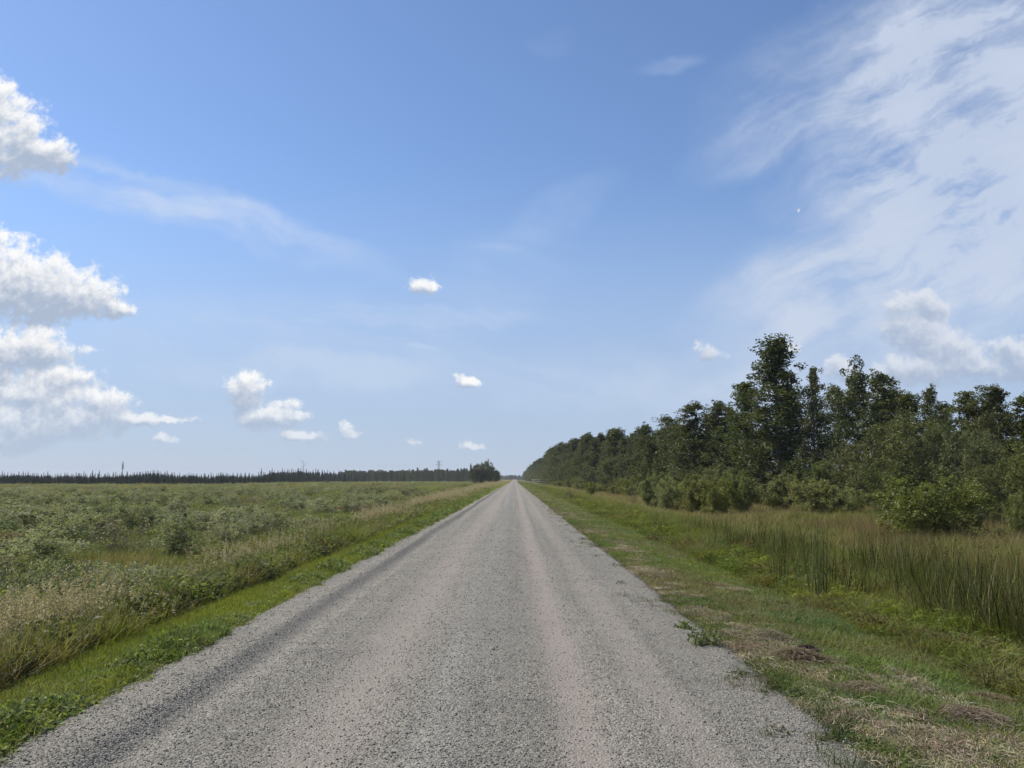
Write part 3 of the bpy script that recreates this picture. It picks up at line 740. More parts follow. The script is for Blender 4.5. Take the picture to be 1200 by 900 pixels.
n = len(X); sz = 0.0033 * np.exp(rng.normal(0.25, 0.45, n)).clip(0.7, 3.6) * far_scale(Y, 10, 0.4)
pt, ro, sc = place(X, Y, sz, sz * 0.9, 0.5, True); pt[:, 2] += sz * 0.15
lanes = 0.55 + 0.8 * fbm(X * 6.0, Y * 0.12, 1.0, 45)
g_ = (rng.uniform(0.07, 0.31, n) * lanes)[:, None]; tn = g_ * (np.array([[1.0, 0.945, 0.79]]) + rng.normal(0, 0.02, (n, 3)))
scatter('gravel', 'loose grey stones strewn over the road', P_stone, 8, pt, ro, sc, tn)

# ------------------------------------------------------------------ trees
def at(px, Y_):
    """ground point below image column px at distance Y_ down the road"""
    x = uv(px, 561)[0] * Y_
    return float(x), float(Y_), float(ground_z(x, Y_))


def top_h(py, Y_, zg):
    return uv(600, py)[1] * Y_ + EYE - zg


def make_tree(seed, H, Rad, profile, n_br, clumps, per, leaf, cr, cb=0.12, up=0.6, el=0.5, trunk_r=0.11, stems=1, lean=0.03, bare=0.0, hang=0.3, aspect=0.62):
    """trunk with limbs (one mesh) and a crown of leaf clumps held by the limbs (another)"""
    r = np.random.default_rng(seed); tp = []; Pc = []; Cv = []
    for st in range(stems):
        az0 = r.uniform(0, 2 * PI); off = np.array([math.cos(az0), math.sin(az0), 0]) * (Rad * 0.45 if stems > 1 else 0)
        hh = H * (r.uniform(0.7, 1.0) if stems > 1 else 1.0)
        zz = np.linspace(0, 1, 8)
        ax = np.stack([off[0] * zz * 1.2 + np.cumsum(r.normal(0, lean, 8)) * H * 0.12, off[1] * zz * 1.2 + np.cumsum(r.normal(0, lean, 8)) * H * 0.12, zz * hh * 0.96], 1); ax[0, :2] *= 0.2
        ax[0, 2] = -0.15
        V, Fq = tube(ax, trunk_r * (H / 10) * (1 - zz * 0.9) / math.sqrt(stems), 7); tp.append((V, Fq, 0, {}))
        nb = max(4, n_br // stems)
        for t in r.uniform(0.80, 1.02, 9 if bare == 0 and stems == 1 else 0):     # leafy leader
            m_ = int(per * 0.7); p0 = np.array([np.interp(min(t, 0.97) * hh, ax[:, 2], ax[:, k]) for k in range(3)]); p0[2] = t * hh
            pp = p0 + r.normal(0, 1, 3) * np.array([0.16, 0.16, 0]) + rand_dirs(m_, r) * (cr * 0.75 * r.uniform(0.2, 1, m_) ** 0.6)[:, None] * np.array([0.7, 0.7, 1.3])
            Pc.append(pp); Cv.append(np.clip(r.uniform(0, 1) + r.normal(0, 0.18, m_), 0, 1))
        for i in range(nb):
            t = cb + (1 - cb) * ((i + r.uniform(0, 1)) / nb) ** 0.85
            L = Rad * profile(t) * r.uniform(0.45, 1.3) * (1.0 if stems == 1 else 0.8)
            az = i * 2.4 + r.normal(0, 0.5); e = el * r.uniform(0.5, 1.3) * (0.6 + 0.8 * t)
            p0 = np.array([np.interp(t * hh, ax[:, 2], ax[:, k]) for k in range(3)])
            d = np.array([math.cos(az) * math.cos(e), math.sin(az) * math.cos(e), math.sin(e)])
            bend = np.array([0, 0, 0.25 * L])
            pts = np.array([p0, p0 + d * L * 0.5 - bend * 0.15, p0 + d * L + bend * 0.2])
            if L > 0.25:
                V, Fq = tube(pts, np.array([0.34, 0.2, 0.05]) * trunk_r * (H / 10) * (1.1 - 0.7 * t), 4); tp.append((V, Fq, 0, {}))
            if bare > 0 and t > 1 - bare and r.uniform() < 0.8: continue
            nc = max(1, int(clumps * (0.5 + L / Rad)))
            for k in range(nc):
                s_ = r.uniform(0.25, 1.05); ce = cr * (1.12 - 0.40 * t) * r.uniform(0.7, 1.3); q = p0 + d * L * s_ + r.normal(0, ce * 0.8, 3)
                m_ = int(per * r.uniform(0.6, 1.3)); rad = ce * r.uniform(0.6, 1.25)
                dd = rand_dirs(m_, r) * (rad * r.uniform(0.2, 1, m_) ** 0.6)[:, None] * np.array([1.0, 1.0, 1.05])
                pp = q + dd; pp = pp[pp[:, 2] > 0.05]
                Pc.append(pp); v_ = r.uniform(0, 1)
                Cv.append(np.clip(v_ + r.normal(0, 0.18, len(pp)), 0, 1))
    Pc = np.concatenate(Pc); Cv = np.concatenate(Cv)
    Lv, Lf = leaves(Pc, leaf * r.uniform(0.6, 1.25, len(Pc)), r, aspect, up, hang)
    return tp, [(Lv, Lf, 0, {'var': np.repeat(Cv, 4)})]


pr_oval = lambda t: (math.sin(PI * min(1, max(0, t * 0.92 + 0.10))) ** 0.7)
pr_cone = lambda t: max(0.02, 1.0 - t) ** 0.85 * (0.55 + 0.45 * min(1, t * 5))
pr_taper = lambda t: pr_oval(t) * (1.12 - 0.62 * t)
pr_round = lambda t: math.sqrt(max(0.03, 1 - (t * 1.02 - 0.30) ** 2 / 0.56)) if t > 0.30 else 0.75 + 0.25 * t / 0.30

KIND = {}


def proto(key, mat_trunk, mat_leaf, **kw):
    tp, cp = make_tree(**kw)
    V_ = cp[0][0]; rr = np.hypot(V_[:, 0], V_[:, 1])           # real size of the grown plant
    KIND.setdefault(key, []).append((mesh('trunk', tp, [mat_trunk], True), mesh('crown', cp, [mat_leaf]), float(np.quantile(V_[:, 2], 0.998)), float(np.quantile(rr, 0.985))))


for s in range(5):
    proto('aspen', M_bark if s % 2 else M_birch, M_aspen, seed=100 + s, H=10, Rad=1.75, profile=pr_taper if s % 2 == 0 else pr_oval, n_br=92, clumps=4, per=46, leaf=0.068, cr=0.36, cb=0.03, el=0.75, lean=0.035)
for s in range(2):
    proto('poplar', M_bark, M_aspen, seed=120 + s, H=12.5, Rad=2.9, profile=pr_cone, n_br=130, clumps=5, per=46, leaf=0.074, cr=0.40, cb=0.05, el=0.55, lean=0.02)
proto('half_dead', M_birch, M_aspen, seed=130, H=11, Rad=1.9, profile=pr_oval, n_br=70, clumps=4, per=40, leaf=0.09, cr=0.40, cb=0.22, el=0.8, bare=0.16, lean=0.03)
for s in range(4):
    proto('willow', M_bark, M_willow, seed=140 + s, H=6.0, Rad=2.6, profile=pr_round, n_br=84, clumps=5, per=50, leaf=0.062, cr=0.36, cb=0.03, el=0.55, stems=3, trunk_r=0.10)
for s in range(4):
    proto('bush', M_twig, M_bush, seed=160 + s, H=2.0, Rad=1.35, profile=pr_round, n_br=44, clumps=5, per=84, leaf=0.034, cr=0.20, cb=0.02, el=0.6, stems=4, trunk_r=0.12)
proto('dome_bush', M_twig, M_dome, seed=168, H=2.0, Rad=1.35, profile=pr_round, n_br=90, clumps=5, per=60, leaf=0.034, cr=0.19, cb=0.02, el=0.5, stems=4, trunk_r=0.12)
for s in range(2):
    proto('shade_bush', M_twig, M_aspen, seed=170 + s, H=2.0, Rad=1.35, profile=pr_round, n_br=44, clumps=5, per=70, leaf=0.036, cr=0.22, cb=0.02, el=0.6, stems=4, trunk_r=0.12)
for s in range(4):
    proto('marsh_shrub', M_twig, M_marsh, seed=180 + s, H=1.3, Rad=0.85, profile=pr_round, n_br=44, clumps=4, per=42, leaf=0.034, cr=0.15, cb=0.02, el=0.8, stems=5, trunk_r=0.10, up=0.2, aspect=0.38)
for s in range(2):
    proto('dry_bush', M_twig, M_dead, seed=190 + s, H=1.1, Rad=0.7, profile=pr_round, n_br=40, clumps=3, per=16, leaf=0.026, cr=0.15, cb=0.02, el=0.8, stems=5, trunk_r=0.12, aspect=0.3)

n_made = {}


def plant(key, name, label, cat, loc, H, Wd, group=None, var=None, rz=None):
    """place one plant of a kind: total height H, total width Wd"""
    lst = KIND[key]; i = n_made.get(key, 0); n_made[key] = i + 1
    tr_, cr_, h0, w0 = lst[(i if var is None else var) % len(lst)]
    sxy = Wd / (2.0 * w0)
    o = empty(name, loc, rng.uniform(0, 2 * PI) if rz is None else rz, (sxy, sxy, H / h0))
    link('trunk' if key in ('aspen', 'poplar', 'half_dead', 'willow') else 'stem', tr_, o); link('crown', cr_, o)
    return tag(o, label, cat, group)


def plant_px(key, name, label, cat, px, py_top, Y_, w_px, group=None, var=None):
    l = at(px, Y_); return plant(key, name, label, cat, l, top_h(py_top, Y_, l[2]), w_px * Y_ / F, group, var)


# trees of the wood edge, near to far
plant_px('poplar', 'poplar_tree', 'tallest dark green tree with a pointed crown above the wood edge', 'tree', 914, 395, 60, 140, var=0)
plant_px('aspen', 'aspen_tree', 'slender lighter green tree close against the tallest pointed tree', 'tree', 956, 432, 57, 54, var=1)
plant_px('half_dead', 'birch_tree', 'tree with bare twigs at its top and a pale trunk', 'tree', 1006, 419, 61, 74)
plant_px('aspen', 'aspen_tree', 'broad dark tree just behind the bare topped tree', 'tree', 1036, 436, 63, 99, var=2)
plant_px('aspen', 'aspen_tree', 'lower tree filling the dip between bare topped tree and spindly one', 'tree', 1066, 462, 58, 76, var=3)
plant_px('aspen', 'aspen_tree', 'small spindly tree whose thin top stands above the round willows', 'tree', 1095, 452, 52, 47, var=4)
plant_px('poplar', 'poplar_tree', 'dark tree leaning on the flank of the tallest pointed tree', 'tree', 876, 446, 64, 100, var=1)
plant_px('aspen', 'aspen_tree', 'dark full tree rising alone left of the tallest tree', 'tree', 808, 472, 76, 78, var=0)
plant_px('aspen', 'aspen_tree', 'grey green tree between the dark full tree and the tallest tree', 'tree', 842, 470, 78, 71, var=2)
plant_px('aspen', 'aspen_tree', 'tree with a blunt top at the right end of the wood edge', 'tree', 1142, 460, 46, 90, var=1)
plant_px('aspen', 'aspen_tree', 'tallest of the green trees at the right end of the wood edge', 'tree', 1172, 452, 44, 85, var=3)
plant_px('aspen', 'aspen_tree', 'tree cut by the right border of the picture', 'tree', 1202, 462, 43, 83, var=0)
for (px, py, Y_, w, v) in ((930, 462, 70, 80, 2), (985, 452, 72, 80, 4), (1050, 458, 74, 90, 1), (1110, 472, 66, 80, 0), (1160, 470, 58, 80, 2), (1240, 455, 44, 90, 4), (1225, 470, 56, 90, 3), (860, 478, 86, 70, 1)):
    plant_px('aspen', 'aspen_tree', 'dark tree standing in the second row behind the near wood edge', 'tree', px, py, Y_, w, 'trees of the second row', var=v)
WG = 'round willows before the wood edge'
for (px, py, Y_, w, lab) in (
        (1060, 486, 46, 104, 'largest round willow, olive green, below the spindly tree'),
        (1108, 500, 44, 92, 'round willow in the middle of the willow thicket'),
        (1160, 498, 38, 90, 'olive willow below the trees at the right end'),
        (1200, 520, 33, 96, 'dark willow cut by the right border of the picture'),
        (1010, 512, 50, 80, 'grey green willow under the bare topped tree'),
        (1150, 545, 32, 72, 'low dark willow directly behind the lone dome bush'),
        (975, 528, 52, 66, 'willow beneath the pale trunk of the bare topped tree'),
        (1040, 540, 40, 70, 'low willow at the foot of the largest round willow')):
    plant_px('willow', 'willow_tree', lab, 'willow', px, py, Y_, w)
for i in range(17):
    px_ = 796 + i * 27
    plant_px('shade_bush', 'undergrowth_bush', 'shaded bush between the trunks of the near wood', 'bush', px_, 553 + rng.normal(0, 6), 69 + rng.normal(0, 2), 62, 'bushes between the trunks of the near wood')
plant_px('dome_bush', 'dome_bush', 'lone dome shaped green bush standing in the brown meadow', 'bush', 1094, 557, 27, 142, var=0)
for (px, py, Y_, w, lab, k) in (
        (868, 552, 47, 48, 'dark round bush at the right end of the bush row', 'bush'),
        (838, 560, 46, 54, 'yellow green bush second from the right in the bush row', 'bush'),
        (812, 556, 50, 50, 'bush in the middle of the bush row before the dark tree', 'bush'),
        (786, 556, 52, 44, 'dark bush at the middle left of the bush row', 'bush'),
        (764, 553, 58, 40, 'light green bush at the left end of the bush row', 'bush'),
        (842, 546, 56, 52, 'taller pale bush behind the bush row', 'bush'),
        (950, 562, 44, 66, 'broad low bush below the slender lighter tree', 'bush'),
        (990, 566, 43, 56, 'low bush beside the broad low one under the trees', 'bush'),
        (915, 552, 50, 60, 'bush at the foot of the tallest pointed tree', 'bush'),
        (1188, 575, 28, 50, 'bush at the right border behind the reeds', 'bush'),
        (780, 572, 52, 26, 'dark low bush standing before the bush row', 'dry_bush'),
        (741, 563, 66, 22, 'brown bush left of the bush row', 'dry_bush'),
        (670, 571, 72, 12, 'dry brown bush alone beside the mown verge', 'dry_bush'),
        (692, 565, 100, 16, 'dark bush beneath the receding trees', 'bush')):
    plant_px(k, 'bush' if k == 'bush' else 'dry_bush', lab, 'bush', px, py, Y_, w)

# the tree line that recedes along the road
rl = np.random.default_rng(5)
Yc = 84.0; edge_x = lambda y: np.interp(y, [80, 130, 300, 800, 1600], [16.5, 14.5, 13.0, 13.5, 15])
tops = lambda y: np.interp(y, [80, 95, 126, 200, 291, 500, 720, 1300], [8.6, 8.8, 9.9, 12.0, 13.8, 14.0, 14.4, 13.0])
k = 0
while Yc < 1250:
    step = 2.1 + Yc * 0.0135
    for row in range(3):
        if row == 2 and rl.uniform() < 0.4: continue
        x = float(edge_x(Yc) + row * 3.2 + abs(rl.normal(0, 1.3)) - 0.2); y = Yc + rl.uniform(-0.5, 0.5) * step
        h = float(tops(y)) * rl.uniform(0.74, 1.12) * (0.92 if row == 0 else 1.0)
        key = rl.choice(['poplar', 'aspen', 'willow'], p=[0.14, 0.66, 0.20])
        if key == 'willow': h *= 0.66
        lab = ('tree at the front of the tree line receding along the road', 'trees at the front of the receding line') if row == 0 else ('tree half hidden behind the front of the receding tree line', 'trees behind the front of the receding line')
        plant(key, 'roadside_tree', lab[0], 'tree', (x, y, float(ground_z(x, y))), h, h * rl.uniform(0.46, 0.72) * (1.5 if key == 'willow' else 1), lab[1])
    if Yc < 420 and rl.uniform() < 0.5:
        x = float(edge_x(Yc) - 1.8 + rl.normal(0, 0.5)); y = Yc + rl.normal(0, 1.0)
        plant('bush', 'undergrowth_bush', 'green bush at the foot of the receding tree line', 'bush', (x, y, float(ground_z(x, y))), rl.uniform(1.4, 2.6), rl.uniform(2.4, 3.6), 'bushes at the foot of the receding line')
    Yc += step

# clump of trees on the left of the road, far off
plant_px('shade_bush', 'far_tree', 'tallest round topped tree of the clump left of the road end', 'tree', 564, 538.5, 330, 24, var=0)
plant_px('shade_bush', 'far_tree', 'tree on the road side of the far clump', 'tree', 574, 541, 335, 18, var=1)
plant_px('aspen', 'far_tree', 'smaller tree on the field side of the far clump', 'tree', 557, 545, 330, 16, var=2)
plant_px('shade_bush', 'far_tree', 'lowest tree nearest the road in the far clump', 'tree', 581, 550, 345, 12, var=0)
plant_px('half_dead', 'far_tree', 'thin sparse tree at the field edge of the far clump', 'tree', 552, 543, 326, 7)

# spruces at the far edge of the marsh
def spruce_mesh(seed, H=7.0, Rd=1.0, n=40):
    r = np.random.default_rng(seed); parts = []
    V, Fq = tube([[0, 0, -0.2], [0, 0, H * 0.5], [0, 0, H]], [0.09, 0.05, 0.01], 5); parts.append((V, Fq, 1, {'var': 0.0}))
    Pq = []
    for i in range(n):
        t = (i + 0.5) / n; L = Rd * (1 - t) ** 1.05 * r.uniform(0.5, 1.2) + 0.03
        for k in range(6):
            az = r.uniform(0, 2 * PI); m_ = 6; s_ = r.uniform(0.1, 1, m_)[:, None]
            Pq.append(np.array([0, 0, t * H + 0.15]) + np.array([math.cos(az), math.sin(az), -0.35]) * L * s_ + r.normal(0, 0.04, (m_, 3)))
    Pq = np.concatenate(Pq); Lv, Lf = leaves(Pq, 0.05 + 0.13 * (1 - np.clip(Pq[:, 2] / H, 0, 1)), r, 0.5, 0.3, 0.5)
    parts.append((Lv, Lf, 0, {'var': np.repeat(r.uniform(0, 1, len(Pq)), 4)}))
    return mesh('spruce', parts, [M_spruce, M_twig])


SPR = [spruce_mesh(700 + s, 7.0, (1.05, 1.3, 0.9, 1.2)[s]) for s in range(4)]
rs = np.random.default_rng(9)
for i in range(210):
    px = -70 + 500 * (i + rs.uniform(0, 1)) / 210; Y_ = rs.uniform(275, 310) * (1 if px < 240 else 1 + 0.95 * ((px - 240) / 190) ** 1.3)
    l = at(px, Y_); prof = np.interp(px, [-70, 0, 100, 150, 180, 210, 260, 300, 325, 345, 370, 400, 430], [554, 554, 555, 554, 551.5, 555, 554.5, 554, 550.5, 549.5, 550, 552, 555])
    h = top_h(prof + 0.4 + rs.normal(0, 1.0) + (-1.8 if rs.uniform() < 0.07 else 0), Y_, l[2])
    o = link('spruce_tree', SPR[i % 4]); o.location = l; o.rotation_euler = (0, 0, rs.uniform(0, 6.28)); q = rs.uniform(0.8, 1.5) * min(1.3, h / 7 + 0.25); o.scale = (q, q, h / 7.0)
    tag(o, 'dark spruce in the far row at the edge of the marsh', 'spruce', 'spruces along the far edge of the marsh')
for i in range(90):
    px = 396 + 160 * (i + rs.uniform(0, 1)) / 90; Y_ = rs.uniform(560, 660)
    l = at(px, Y_); tr_, cr_, h0, w0 = KIND['aspen'][i % 5]
    h = top_h(np.interp(px, [396, 430, 470, 500, 560], [553, 553.5, 552.5, 550.5, 550]) + rs.normal(0, 1.0), Y_, l[2])
    o = link('far_tree', cr_); o.location = l; o.rotation_euler = (0, 0, rs.uniform(0, 6.28)); q = rs.uniform(0.9, 1.5); o.scale = (q, q, h / h0)
    tag(o, 'leafy tree in the far row between the spruces and the far clump', 'tree', 'leafy trees along the far edge of the marsh')
# deeper far wood that reads as one mass
Pn = []
pxs = rs.uniform(-120, 640, 2600); Yf = rs.uniform(312, 500, 2600); sp = pxs < 405; Yf = np.where(sp, Yf * (1 + 0.95 * (np.clip(pxs - 240, 0, 200) / 190) ** 1.3), Yf + 370); Yf = np.where(pxs > 585, Yf + 900, Yf)
xf = np.array([uv(p, 561)[0] for p in pxs]) * Yf
P_far = protos('far_wood_tree', [SPR[0], SPR[1], KIND['aspen'][0][1], KIND['aspen'][3][1]])
hf = np.where(sp, rs.uniform(3.8, 4.9, 2600), rs.uniform(6.5, 10.0, 2600)); ix = np.where(sp, rs.integers(0, 2, 2600), rs.integers(2, 4, 2600))
tp_ = np.interp(pxs, [-120, 0, 100, 150, 180, 210, 260, 300, 325, 345, 370, 400, 405], [554, 554, 555, 554, 551.5, 555, 554.5, 554, 550.5, 549.5, 550, 552, 553]) + 2.2 + 2.4 * fbm(pxs, pxs * 0, 9.0, 5) + rs.uniform(-0.8, 1.5, 2600)
hf = np.where(sp, np.array([top_h(t, y, -0.7) for t, y in zip(tp_, Yf)]), hf)
hb = np.where(sp, 7.0, 10.0)
scatter('far_forest', 'dark far wood beyond the marsh', P_far, 4, np.stack([xf, Yf, ground_z(xf, Yf)], 1), np.stack([xf * 0, xf * 0, rs.uniform(0, 6, 2600)], 1),
        np.stack([hf / hb * 1.8, hf / hb * 1.8, hf / hb], 1), np.ones((2600, 3)), ix)

# ------------------------------------------------------------------ shrubs of the left marsh
for (px, py, Y_, w, key, name, lab, v) in (
        (32, 616, 19.5, 128, 'marsh_shrub', 'willow_shrub', 'large grey green shrub at the left border of the picture', 0),
        (214, 600, 22.5, 92, 'marsh_shrub', 'willow_shrub', 'tall grey shrub with a dark foot beside the brown twiggy bush', 1),
        (150, 604, 23, 72, 'dry_bush', 'dry_bush', 'brown twiggy bush in the left marsh', 0),
        (268, 609, 25, 70, 'marsh_shrub', 'willow_shrub', 'green shrub close to the right of the tall grey shrub', 2),
        (322, 593, 30, 66, 'marsh_shrub', 'willow_shrub', 'bright rounded shrub between the tall grey shrub and the straw grass', 3),
        (84, 595, 27, 76, 'marsh_shrub', 'willow_shrub', 'low shrub behind the large grey green one at the left', 1)):
    plant_px(key, name, lab, 'shrub', px, py, Y_, w, var=v)
sx_, sy_ = field(420, -120, -8.0, 15, 120, 2.0)
pick = fbm(sx_, sy_, 7.0, 808) > 0.47; sx_, sy_ = sx_[pick], sy_[pick]
far_ = sy_ > 28; sx_, sy_ = sx_[far_], sy_[far_]
for i in range(min(165, len(sx_))):
    x, y = float(sx_[i]), float(sy_[i])
    if rng.uniform() < 0.07: plant('dry_bush', 'dry_bush', 'small brown twiggy bush farther out in the left marsh', 'shrub', (x, y, float(ground_z(x, y))), rng.uniform(0.8, 1.1), rng.uniform(1.0, 1.6), 'brown bushes in the left marsh')
    else: plant('marsh_shrub', 'willow_shrub', 'grey green shrub among many farther out in the left marsh', 'shrub', (x, y, float(ground_z(x, y))), rng.uniform(0.95, 1.65), rng.uniform(1.8, 4.2), 'shrubs in the left marsh')

# ------------------------------------------------------------------ small single things
# dead trees and masts at the far edge
def bare_mesh(seed, H, fork=0.55):
    r = np.random.default_rng(seed); parts = []
    V, Fq = tube([[0, 0, -0.2], [0.05, 0, H * 0.5], [0.12, 0, H]], [0.16, 0.11, 0.03], 6); parts.append((V, Fq, 0, {}))
    for i in range(7):
        t = fork + (0.97 - fork) * i / 6; az = r.uniform(0, 2 * PI); L = H * 0.20 * r.uniform(0.5, 1.1)
        p0 = np.array([0.1 * t, 0, t * H]); d = np.array([math.cos(az), math.sin(az) * 0.5, 1.0]) * L
        V, Fq = tube([p0, p0 + d * 0.5 * np.array([1.3, 1.3, 0.8]), p0 + d], [0.06, 0.045, 0.015], 4); parts.append((V, Fq, 0, {}))
    return mesh('snag', parts, [M_twig], True)


l = at(355, 440); o = link('dead_tree', bare_mesh(31, top_h(540, 440, l[2]))); o.location = l
tag(o, 'bare forked dead tree above the far spruces', 'dead tree')
l = at(143, 312); H_ = top_h(541, 312, l[2]); t_ = empty('spindly_spruce', l)
V, Fq = tube([[0, 0, -0.2], [0.03, 0, H_ * 0.5], [0, 0, H_]], [0.16, 0.12, 0.03], 6); link('trunk', mesh('trunk', [(V, Fq, 0, {})], [M_twig], True), t_)
r_ = np.random.default_rng(3); q = np.stack([r_.normal(0, 0.22, 260) * np.linspace(0.3, 1.3, 260), r_.normal(0, 0.22, 260) * np.linspace(0.3, 1.3, 260), H_ + 0.1 - np.linspace(0, 1, 260) ** 0.8 * 3.0], 1)
Lv, Lf = leaves(q, 0.12, r_, 0.5); link('crown', mesh('crown', [(Lv, Lf, 0, {'var': np.repeat(r_.uniform(0, 1, 260), 4)})], [M_spruce]), t_)
tag(t_, 'thin tall spruce with a tufted top standing above the far row', 'spruce')

M_steel = bark('galvanised_steel', (0.26, 0.27, 0.28), (0.34, 0.35, 0.36), 2.0)
l = at(514, 900); H_ = top_h(540, 900, l[2]); t_ = empty('transmission_tower', l)
def bar(a, b, r=0.12): return (*tube([a, b], [r, r], 4), 0, {})
b4 = [(-1, -1), (1, -1), (1, 1), (-1, 1)]; W0, W1 = 1.9, 0.45; parts = []
lv = np.linspace(0, 1, 7)
for sx, sy in b4: parts.append(bar([sx * W0, sy * W0, -0.2], [sx * W1, sy * W1, H_], 0.14))
for k in range(6):
    wa, wb = W0 + (W1 - W0) * lv[k], W0 + (W1 - W0) * lv[k + 1]
    for i in range(4):
        (ax, ay), (bx, by) = b4[i], b4[(i + 1) % 4]
        parts.append(bar([ax * wa, ay * wa, H_ * lv[k]], [bx * wb, by * wb, H_ * lv[k + 1]], 0.07)); parts.append(bar([bx * wa, by * wa, H_ * lv[k]], [ax * wb, ay * wb, H_ * lv[k + 1]], 0.07))
link('lattice_mast', mesh('lattice_mast', parts, [M_steel]), t_)
for zz, hw in ((0.96, 3.0), (0.80, 3.8)):
    pc = [bar([-hw, 0, H_ * zz], [hw, 0, H_ * zz], 0.13), bar([-hw, 0, H_ * zz], [0, 0.0, H_ * zz + 1.2], 0.08), bar([hw, 0, H_ * zz], [0, 0.0, H_ * zz + 1.2], 0.08)]
    link('crossarm', mesh('crossarm', pc, [M_steel]), t_)
tag(t_, 'faint grey lattice power tower rising behind the far leafy trees', 'power tower')

# weathered board fence beside the road, far off
M_wood = bark('weathered_board', (0.22, 0.20, 0.175), (0.40, 0.37, 0.33), 5.0)


def box(x0, x1, y0, y1, z0, z1):
    V = [[x, y, z] for x in (x0, x1) for y in (y0, y1) for z in (z0, z1)]
    return np.array(V, float), np.array([[0, 1, 3, 2], [4, 6, 7, 5], [0, 4, 5, 1], [2, 3, 7, 6], [0, 2, 6, 4], [1, 5, 7, 3]])


fy = 250.0; fx0, fx1 = at(624, fy)[0], at(641, fy)[0]; fz = float(ground_z(fx0, fy)); t_ = empty('board_fence', (fx0, fy, fz))
for i in range(3):
    xx = (fx1 - fx0) * i / 2; link('post', mesh('post', [(*box(xx - 0.09, xx + 0.09, -0.09, 0.09, -0.3, 2.05), 0, {})], [M_wood]), t_)
for zz in (0.55, 1.15, 1.75): link('rail', mesh('rail', [(*box(-0.2, fx1 - fx0 + 0.2, -0.13, -0.093, zz - 0.13, zz + 0.13), 0, {})], [M_wood]), t_)
tag(t_, 'weathered grey board fence low beside the far verge', 'fence')

# pale dead stalk in front of the reeds
M_pale = bark('bleached_stalk', (0.40, 0.37, 0.29), (0.54, 0.50, 0.42), 20.0)
sx0 = uv(1188, 718)[0] * 10.4; sz0 = float(ground_z(sx0, 10.4))
V, Fq = tube([[0, 0, 0], [0.01, 0, 0.25], [0.02, 0, 0.44], [0.035, 0.01, 0.56]], [0.006, 0.008, 0.010, 0.004], 6)
o = link('dead_stalk', mesh('dead_stalk', [(V, Fq, 0, {})], [M_pale], True)); o.location = (sx0, 10.4, sz0); tag(o, 'short bleached dead stalk upright before the reeds', 'stalk')

# dark clump of reeds that stands out in front of the others
r_ = np.random.default_rng(77)
def thing_mat(name, a, b): return foliage(name, a, b, 0.3, 0.55, 0.12, 0.1)
M_rd = thing_mat('reed_leaf', (0.050, 0.062, 0.016), (0.100, 0.115, 0.034))
for (px, Y_, n_, rad, h_, lab) in ((951, 13.2, 34, 0.17, 1.2, 'dark narrow clump of reeds standing out before the reed stand'), (908, 15.0, 26, 0.22, 1.0, 'small reed clump at the near end of the reed stand')):
    l = at(px, Y_); V, Fq, var, tp = blades(n_, r_, rad, h_, 0.017, 0.10, 0.16, 4)
    o = link('reed_clump', mesh('reed_clump', [(V, Fq, 0, {'var': var})], [M_rd])); o.location = l; tag(o, lab, 'reeds')

# cut hay lumps on the right verge
M_hay = thing_mat('hay', (0.115, 0.085, 0.055), (0.30, 0.245, 0.16)); M_hayd = thing_mat('rotten_hay', (0.045, 0.03, 0.022), (0.11, 0.08, 0.06))
def hay_lump(X_, Y_, rx_, ry_, h_, m, seed, lab, n_=900):
    V, Fq, var = straw_mat(n_, 0.5, 0.14, seed, 0.0, 0.0020); r = np.random.default_rng(seed + 1)
    g = np.repeat(np.clip(r.normal(0, 0.42, (n_, 2)), -1.1, 1.1), 6, 0); base_ = np.repeat(V.reshape(n_, 6, 3).mean(1), 6, 0)
    V = V - base_; d2 = (g ** 2).sum(1); lift = np.repeat(r.uniform(0.0, 1.0, n_), 6) ** 0.5
    V[:, 0] += g[:, 0] * rx_; V[:, 1] += g[:, 1] * ry_; V[:, 2] += h_ * np.exp(-1.6 * d2) * lift + 0.015
    o = link('hay_clump', mesh('hay_clump', [(V, Fq, 0, {'var': var})], [m])); o.location = (X_, Y_, float(ground_z(X_, Y_))); tag(o, lab, 'hay clump')


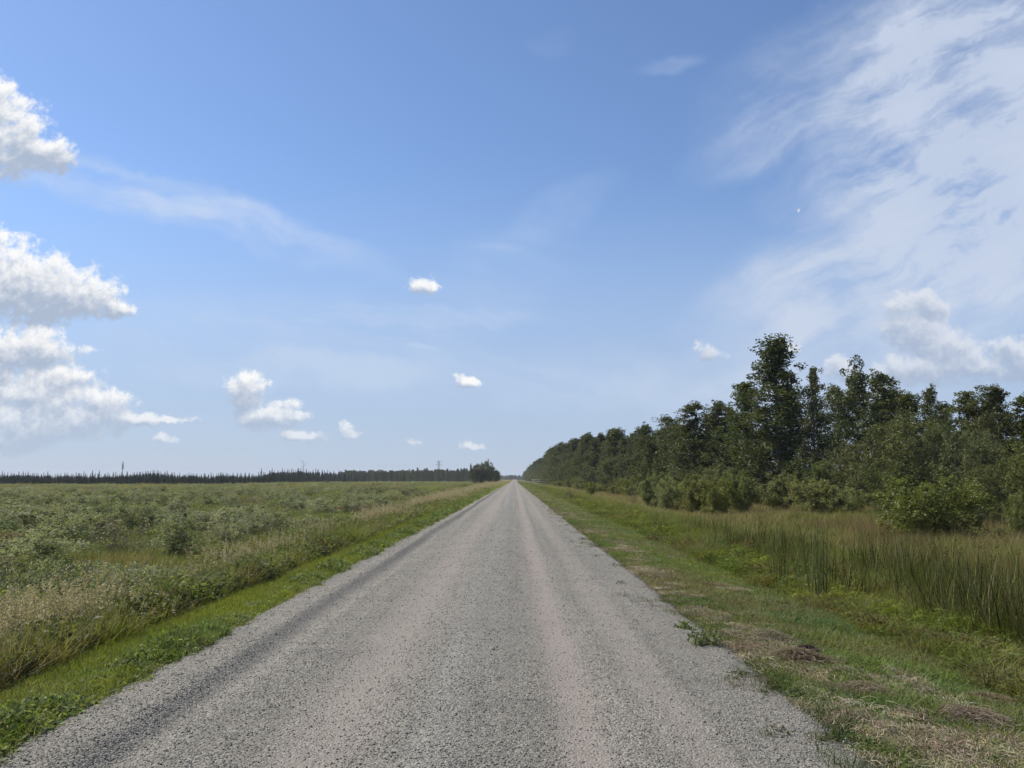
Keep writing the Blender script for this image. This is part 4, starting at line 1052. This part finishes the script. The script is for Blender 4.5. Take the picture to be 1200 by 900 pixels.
def gp(px, py, z=-0.12):
    u_, v__ = uv(px, py); Y_ = (z - EYE) / v__; return u_ * Y_, Y_


for (px, py, rx_, ry_, h_, m, lab, n_) in (
        (932, 779, 0.38, 0.22, 0.13, M_hay, 'largest tan lump of cut hay beside the dark rotten one', 3000),
        (946, 766, 0.13, 0.10, 0.08, M_hayd, 'dark brown rotten lump of hay', 1400),
        (902, 752, 0.26, 0.35, 0.10, M_hay, 'tan hay lump farther along than the dark rotten one', 1800),
        (1010, 812, 0.24, 0.28, 0.07, M_hay, 'flat hay patch between the largest lump and the near hay', 1600),
        (1130, 838, 0.30, 0.28, 0.08, M_hay, 'hay lump nearest the camera on the right verge', 2000),
        (1150, 806, 0.30, 0.20, 0.06, M_hay, 'pale hay patch out on the mown grass', 1400)):
    X_, Y_ = gp(px, py); hay_lump(X_, Y_, rx_, ry_, h_, m, 900 + px, lab, n_)

# leafy weed at the gravel edge on the right
X_, Y_ = gp(833, 758, -0.08)
M_wd = thing_mat('weed_leaf', (0.10, 0.125, 0.034), (0.20, 0.23, 0.08))
o = link('weed', forb(16, 0.18, 0.17, 0.034, 61, 16, 0.34, M_wd)); o.location = (X_, Y_, -0.06); tag(o, 'leafy green weed at the right gravel edge', 'weed')
X_, Y_ = gp(806, 738, -0.08)
o = link('weed', forb(9, 0.13, 0.10, 0.028, 62, 12, 0.34, M_wd)); o.location = (X_, Y_, -0.06); tag(o, 'smaller green weed just past the leafy one at the gravel edge', 'weed')
# ------------------------------------------------------------------ thin summer haze
HAZE = 0.00014
m_hz = bpy.data.materials.new('haze_air'); m_hz.use_nodes = True; T = NT(m_hz.node_tree); T.n.clear()
pv = T.node('ShaderNodeVolumePrincipled'); pv.inputs['Color'].default_value = (0.93, 0.96, 1.0, 1); pv.inputs['Density'].default_value = HAZE
T.l.new(pv.outputs[0], T.node('ShaderNodeOutputMaterial').inputs['Volume'])
tag(link('haze', mesh('haze', [(*box(-2700, 2700, -80, 3300, -2.6, 34), 0, {})], [m_hz])), 'thin summer haze over the flat land', kind='stuff')
print('objects', len(bpy.data.objects))
